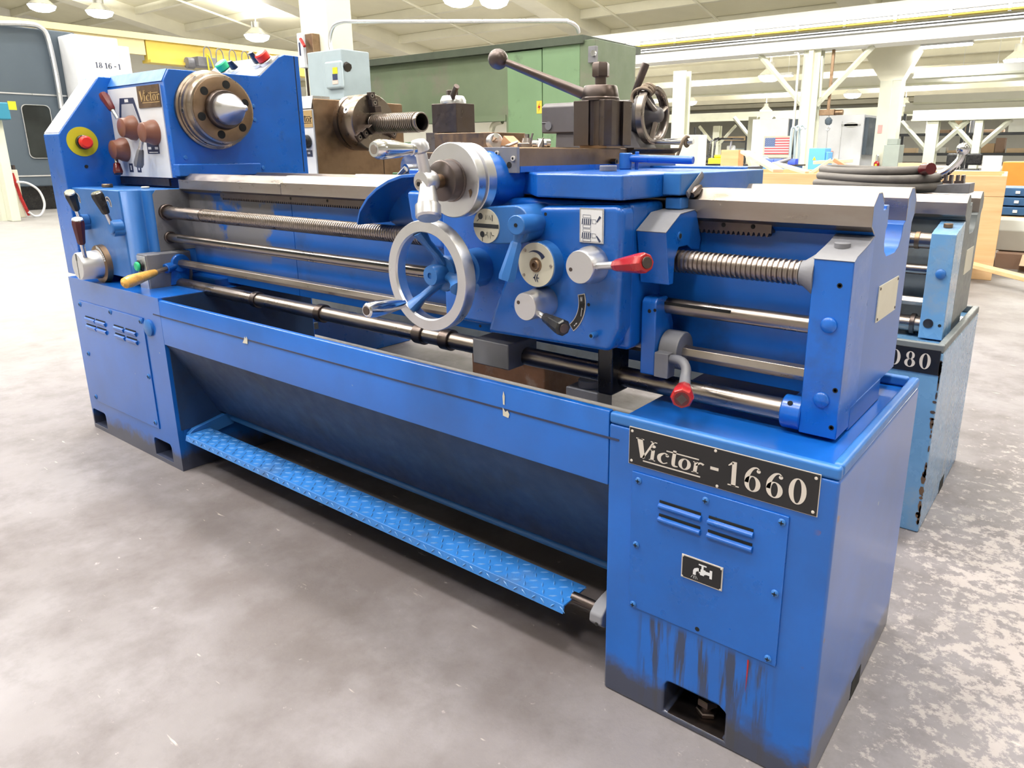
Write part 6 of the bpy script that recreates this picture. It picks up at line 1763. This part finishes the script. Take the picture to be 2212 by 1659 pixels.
for k, (u, v) in enumerate(((0, 0), (1, 0), (2, 0))):
    p, q = (((-7.438, 21.000, 1.694), (-7.489, 21.000, 0.501)), ((-7.373, 21.000, 1.732), (-7.428, 21.000, 0.770)), ((-7.307, 21.000, 1.756), (-7.351, 21.000, 0.837)))[k]
    p, q = (p[0], 21 + .16 * k, p[2]), (q[0], 21 + .16 * k, q[2])
    m = MB(); m.tube(spl([(p[0] + .1, 21 + .16 * k, p[2] - .1), p, (p[0] - .08, 21 + .16 * k, p[2] - .15), q, (q[0] - .1, 21 + .16 * k, .02)], 6), .035, 8)
    single(m, 'hanging_hose', M_BOX, (q[0] - .1, 21 + .16 * k, 0), ('leftmost grey hose hanging beside the dark window of the flag machine', 'middle grey hose hanging beside the dark window of the flag machine', 'rightmost grey hose hanging by the braced column')[k], 'hose')
# workbench with bins and vise
a, b = (-9.299, 19.000, 0.662), (-6.583, 19.000, 0.682)
wb = thing('workbench', ((a[0] + b[0]) / 2, 19.3, 0), 'long workbench with blue front panel behind the crate', 'workbench')
m = MB(); m.box(a[0], b[0], 19, 19.7, a[2] - .04, a[2]); m.build('bench_top', M_DARK, wb)
m = MB(); m.box(a[0] + .05, b[0] - .05, 19.05, 19.6, 0, a[2] - .04); m.build('blue_front', M_BLC, wb)
M_BIN = paint('royal_blue_bin', (0.03, 0.07, 0.62), .4, .05, bump=0)
for k, lab in enumerate(('small royal blue bin on the bench, leftmost of three', 'small royal blue bin on the bench, middle of three', 'small royal blue bin on the bench, rightmost by the column')):
    p = ((-7.391, 19.200, 0.686), (-7.180, 19.200, 0.688), (-6.780, 19.200, 0.690))[k]
    z = a[2]
    m = MB(); m.plate('x', p[0] - .10, p[0] + .10, [(19.1, z), (19.1, z + .10), (19.14, z + .15), (19.35, z + .15), (19.35, z)]); single(m, 'plastic_bin', M_BIN, (p[0], 19.2, z), lab, 'bin', 'blue bins on the workbench')
p = (-7.702, 19.300, 0.746)
m = MB(); m.plate('y', 19.15, 19.45, [(p[0] - .13, a[2]), (p[0] + .15, a[2]), (p[0] + .17, a[2] + .16), (p[0] - .05, a[2] + .24), (p[0] - .14, a[2] + .18)]); m.tube([(p[0] - .2, 19.2, a[2] + .19), (p[0] + .22, 19.2, a[2] + .22)], .015, 6)
single(m, 'bench_grinder', M_BOX, (p[0], 19.3, a[2]), 'pale grey bench grinder on the workbench left of the blue bins', 'grinder', bevel=.01)
p = (-6.965, 19.100, 0.727)
m = MB(); m.tube([(p[0] - .3, 19.1, a[2] + .02), (p[0] - .05, 19.1, a[2] + .08), (p[0] + .15, 19.15, a[2] + .15)], [.04, .06, .05], 8)
single(m, 'bench_vise', M_GREY, (p[0], 19.1, a[2]), 'dark bench vise on the workbench between the blue bins', 'vise')
# yellow lift truck
p, q = (-10.203, 21.000, 1.428), (-9.527, 21.000, 0.690)
lt = thing('lift_truck', ((p[0] + q[0]) / 2, 21.5, 0), 'yellow lift truck with black overhead guard, far behind the blue lever', 'lift truck')
z = q[2]
m = MB(); m.box(p[0] + .05, q[0], 21, 22.4, .2, z + .12); m.box(p[0] + .15, q[0] - .1, 21.2, 22.2, z + .12, z + .22); m.build('body', M_YEL, lt, bevel=.04)
for xx in (p[0] - .04, p[0] + .12):
    m = MB(); m.tube([(xx, 21.2, .3), (xx + .04, 21.25, p[2] - .1), (xx + .2, 21.5, p[2])], .035, 8); m.build('guard_post', M_BLACK, lt)
m = MB(); m.tube([(q[0] - .05, 21.3, z + .1), (q[0] - .03, 21.4, p[2] - .1)], .03, 8); m.build('guard_post', M_GREY, lt)
m = MB(); m.box(p[0] + .1, q[0] + .05, 21.3, 22.2, p[2] - .05, p[2]); m.build('guard_roof', M_BLACK, lt)
m = MB(); m.box(p[0] + .3, q[0] - .12, 21.8, 22.0, z + .15, z + .52); m.build('seat_back', M_WHITE, lt, bevel=.05)
for k in range(2):
    m = MB(); m.cyl((p[0] + .12 + .5 * k, 21.05, .22), (p[0] + .12 + .5 * k, 21.25, .22), .22, n=18); m.build('wheel', M_BLACK, lt)
# storage racks
M_RACK = paint('dark_rack_beam', (0.05, 0.055, 0.065), .5, .1, bump=0)
M_CARD = paint('cardboard', (0.58, 0.40, 0.24), .8, .12, scale=2, bump=0)
M_CARD2 = paint('light_cardboard', (0.74, 0.56, 0.38), .8, .12, scale=2, bump=0)
M_CARD3 = paint('dark_brown_cardboard', (0.33, 0.22, 0.16), .8, .12, scale=2, bump=0)
def rack(x0, x1, y, zs, label):
    t = thing('storage_rack', ((x0 + x1) / 2, y + .5, 0), label, 'rack')
    for x in (x0, x1):
        m = MB(); m.box(x - .05, x + .05, y, y + .08, 0, zs[-1] + .8); m.box(x - .05, x + .05, y + .9, y + .98, 0, zs[-1] + .8); m.build('upright', M_RACK, t, kind='stuff')
    for z in zs:
        m = MB(); m.box(x0, x1, y - .02, y + .03, z - .10, z); m.build('shelf_beam', M_RACK, t)
        m = MB(); m.box(x0, x1, y + .03, y + .95, z - .05, z - .01); m.build('shelf_deck', M_COLG, t)
R0 = (-6.571, 30.000, 1.468)[0]
zH, zL = 1.655, .945
rack(R0, -4.35, 30, (zL, zH), 'storage rack with dark beams, first bay right of the wide column')
rack(-4.2, -1.2, 30, (zL, zH), 'storage rack with dark beams, second bay at the right edge')
rack(-1.05, 2.0, 30, (zL, zH), 'storage rack with dark beams beyond the right frame edge')
rack((-20.063, 40.000, 1.755)[0], (-16.802, 40.000, 1.715)[0], 40, (.80, 1.62), 'far storage rack behind the yellow lift truck')
def rbox(px0, px1, z, h, mat, label, y=30.2, d=.5, nm='cardboard_box'):
    m = MB(); m.box(px0, px1, y, y + d, z - .01, z + h)
    return single(m, nm, mat, ((px0 + px1) / 2, y + d / 2, z - .01), label, 'box', bevel=.01)
M_WHB = paint('white_box', (0.82, 0.82, 0.80), .7, .05, bump=0)
rbox((-6.521, 30.200, 1.812)[0], (-5.627, 30.200, 1.795)[0], zH, .48, M_WHB, 'wide white box on the upper shelf left of the first slim column', nm='white_box')
rbox((-4.749, 30.200, 1.778)[0], (-4.232, 30.200, 1.768)[0], zH, .62, M_CARD2, 'tall tan cardboard box on the upper shelf between the slim columns')
rbox((-5.184, 30.200, 1.787)[0], (-4.811, 30.200, 1.779)[0], zH, .12, M_CARD3, 'low brown box on the upper shelf right beside the first slim column')
rbox((-3.785, 30.200, 1.760)[0], (-3.088, 30.200, 1.746)[0], zH, .10, M_CARD3, 'flat dark brown carton stack on the upper shelf right of the second slim column')
rbox((-2.946, 30.200, 1.744)[0], (-2.219, 30.200, 1.730)[0], zH, .50, M_WHB, 'large white box on the upper shelf at the right frame edge', nm='white_box')
rbox((-6.432, 30.200, 1.038)[0], (-5.889, 30.200, 1.036)[0], zL, .18, M_CARD2, 'low open tan carton on the lower shelf left of the first slim column')
rbox((-5.059, 30.200, 1.033)[0], (-4.855, 30.200, 1.033)[0], zL, .20, M_WHB, 'small white carton on the lower shelf right of the first slim column', nm='white_box')
rbox((-4.809, 30.200, 1.033)[0], (-4.135, 30.200, 1.031)[0], zL, .09, M_CARD2, 'flat tan carton on the lower shelf between the slim columns')
rbox((-4.437, 30.600, 1.032)[0], (-4.130, 30.600, 1.031)[0], zL + .09, .28, M_CARD, 'brown upright carton standing on the flat tan carton', y=30.3)
rbox((-3.731, 30.200, 1.029)[0], (-3.291, 30.200, 1.028)[0], zL, .33, M_CARD, 'mid brown box on the lower shelf right of the second slim column')
rbox((-3.277, 30.200, 1.028)[0], (-2.988, 30.200, 1.027)[0], zL, .52, M_CARD3, 'tall dark brown box on the lower shelf right of the second slim column')
rbox((-2.902, 30.200, 1.027)[0], (-1.979, 30.200, 1.024)[0], zL, .16, M_CARD2, 'long tan pallet load on the lower shelf at the right frame edge')
rbox((-18.503, 40.200, 2.000)[0], (-16.903, 40.200, 1.975)[0], 1.62, .24, M_CARD2, 'long orange-tan load on the top shelf of the far rack', y=40.2)
rbox((-19.811, 40.200, 2.020)[0], (-18.973, 40.200, 2.007)[0], 1.62, .30, M_GREY, 'dark grey load on the top shelf of the far rack, left end', y=40.2, nm='grey_carton')
rbox((-17.901, 40.200, 1.210)[0], (-16.904, 40.200, 1.205)[0], .80, .38, M_BOX, 'grey-blue carton on the lower shelf of the far rack', y=40.2, nm='grey_carton')
# objects between crate and racks
a, b = (-4.700, 22.000, 0.682), (-4.064, 22.000, 0.432)
m = MB(); m.box(a[0], b[0], 22, 22.6, 0, (-4.455, 22.000, 0.683)[2]); single(m, 'cardboard_box', M_CARD, ((a[0] + b[0]) / 2, 22.3, 0), 'wide brown carton on the floor right of the grey cabinet', 'box', bevel=.01)
def chair(px, y, label):
    t = thing('office_chair', (px[0], y, 0), label, 'chair')
    z = max(px[2], .72)
    m = MB(); m.box(px[0] - .22, px[0] + .22, y - .05, y + .05, z - .12, z + .22); m.build('backrest', M_BLACK, t, bevel=.05, seg=3)
    m = MB(); m.box(px[0] - .25, px[0] + .25, y - .5, y, z - .3, z - .22); m.build('seat', M_BLACK, t, bevel=.03)
    m = MB(); m.cyl((px[0], y - .25, 0.05), (px[0], y - .25, z - .3), .03, n=10); m.build('post', M_GREY, t)
    for k in range(5):
        an = k * 2 * PI / 5
        m = MB(); m.tube([(px[0], y - .25, .08), (px[0] + .3 * math.cos(an), y - .25 + .3 * math.sin(an), .04)], .025, 6); m.build('leg', M_GREY, t)
chair((-3.409, 23.000, 0.678), 23, 'black office chair behind the crate, left of the white panel')
chair((-3.133, 24.500, 0.607), 24.5, 'dark office chair half hidden behind the chrome lever ball')
a, b = (-1.854, 16.000, 0.918), (-1.524, 16.000, 0.600)
m = MB(); m.box(a[0], b[0], 16, 16.08, 0, a[2]); single(m, 'partition_board', M_WHB, ((a[0] + b[0]) / 2, 16, 0), 'white upright panel behind the crate at right, left of the orange bin', 'panel')
a, b = (-1.184, 13.000, 0.839), (-0.645, 13.000, 0.679)
m = MB(); m.plate('x', a[0], b[0], [(13, 0), (12.9, a[2]), (13.6, a[2]), (13.5, 0)]); single(m, 'orange_bin', paint('orange_bin_paint', (.90, .35, .06), .5, .1, bump=0), ((a[0] + b[0]) / 2, 13.2, 0), 'bright orange bin at the right edge behind the crate', 'bin', bevel=.02)
# desk with clutter
a, b = (-2.239, 13.000, 0.687), (-1.278, 13.000, 0.670)
dk = thing('desk', ((a[0] + b[0]) / 2, 13.3, 0), 'low cluttered desk just behind the crate at right', 'desk')
zd = (-1.747, 13.000, 0.678)[2]
m = MB(); m.box(a[0], b[0], 13, 13.8, zd - .04, zd); m.build('desk_top', M_BOX, dk)
for x in (a[0] + .05, b[0] - .05):
    for y in (13.05, 13.75):
        m = MB(); m.box(x - .03, x + .03, y - .03, y + .03, 0, zd - .04); m.build('leg', M_GREY, dk)
# blue tote shelving at far right, steel beam and cardboard on the floor
a, b = (-0.714, 8.000, 0.632), (-0.105, 8.000, 0.340)
bs = thing('tote_shelf', ((a[0] + b[0]) / 2, 8.4, 0), 'stack of dark blue slotted totes at the right frame edge behind the crate', 'tote stack')
M_TOTE = paint('dark_blue_tote', (0.03, 0.11, 0.26), .5, .15, bump=0)
z0, z1 = b[2], a[2]
hh = (z1 - z0) / 3
for k in range(3):
    m = MB(); m.box(a[0], a[0] + .9, 8, 8.6, z0 + hh * k + .012, z0 + hh * (k + 1)); tt = m.build('tote', M_TOTE, bs, bevel=.01)
    for i in range(6):
        x = a[0] + .05 + i * .14
        m = MB(); m.box(x, x + .04, 7.985, 8, z0 + hh * k + .04, z0 + hh * (k + 1) - .03); m.build('tote_rib', M_WHB, tt)
m = MB(); m.box(a[0] - .05, a[0] + 1.0, 7.95, 8.7, 0, z0); m.build('pallet_base', M_WOOD, bs)
a, b = (-0.617, 6.600, 0.214), (-0.239, 6.600, 0.353)
m = MB(); m.plate('x', a[0], a[0] + 1.2, [(6.6, .14), (6.6, .32), (6.7, .40), (7.1, .40), (7.1, .14)]); single(m, 'steel_beam', paint('pale_grey_beam', (.50, .52, .48), .5, .1, bump=0), (a[0] + .6, 6.85, .14), 'pale grey steel beam resting right of the crate on scrap', 'beam', bevel=.01)
m = MB(); m.plate('x', a[0] + .15, a[0] + 1.1, [(6.45, .0), (6.45, .13), (7.1, .138), (7.1, 0)]); single(m, 'cardboard_stack', M_CARD3, (a[0] + .6, 6.8, 0), 'flattened dark brown cardboard under the steel beam at right', 'cardboard')
m = MB(); m.plate('x', a[0] + .35, a[0] + 1.1, [(6.25, .06), (6.30, .075), (6.44, .135), (6.44, .12), (6.30, .06)]); single(m, 'cardboard_flap', M_CARD2, (a[0] + .7, 6.3, .06), 'pale cardboard sheet leaning on the dark stack at right', 'cardboard')
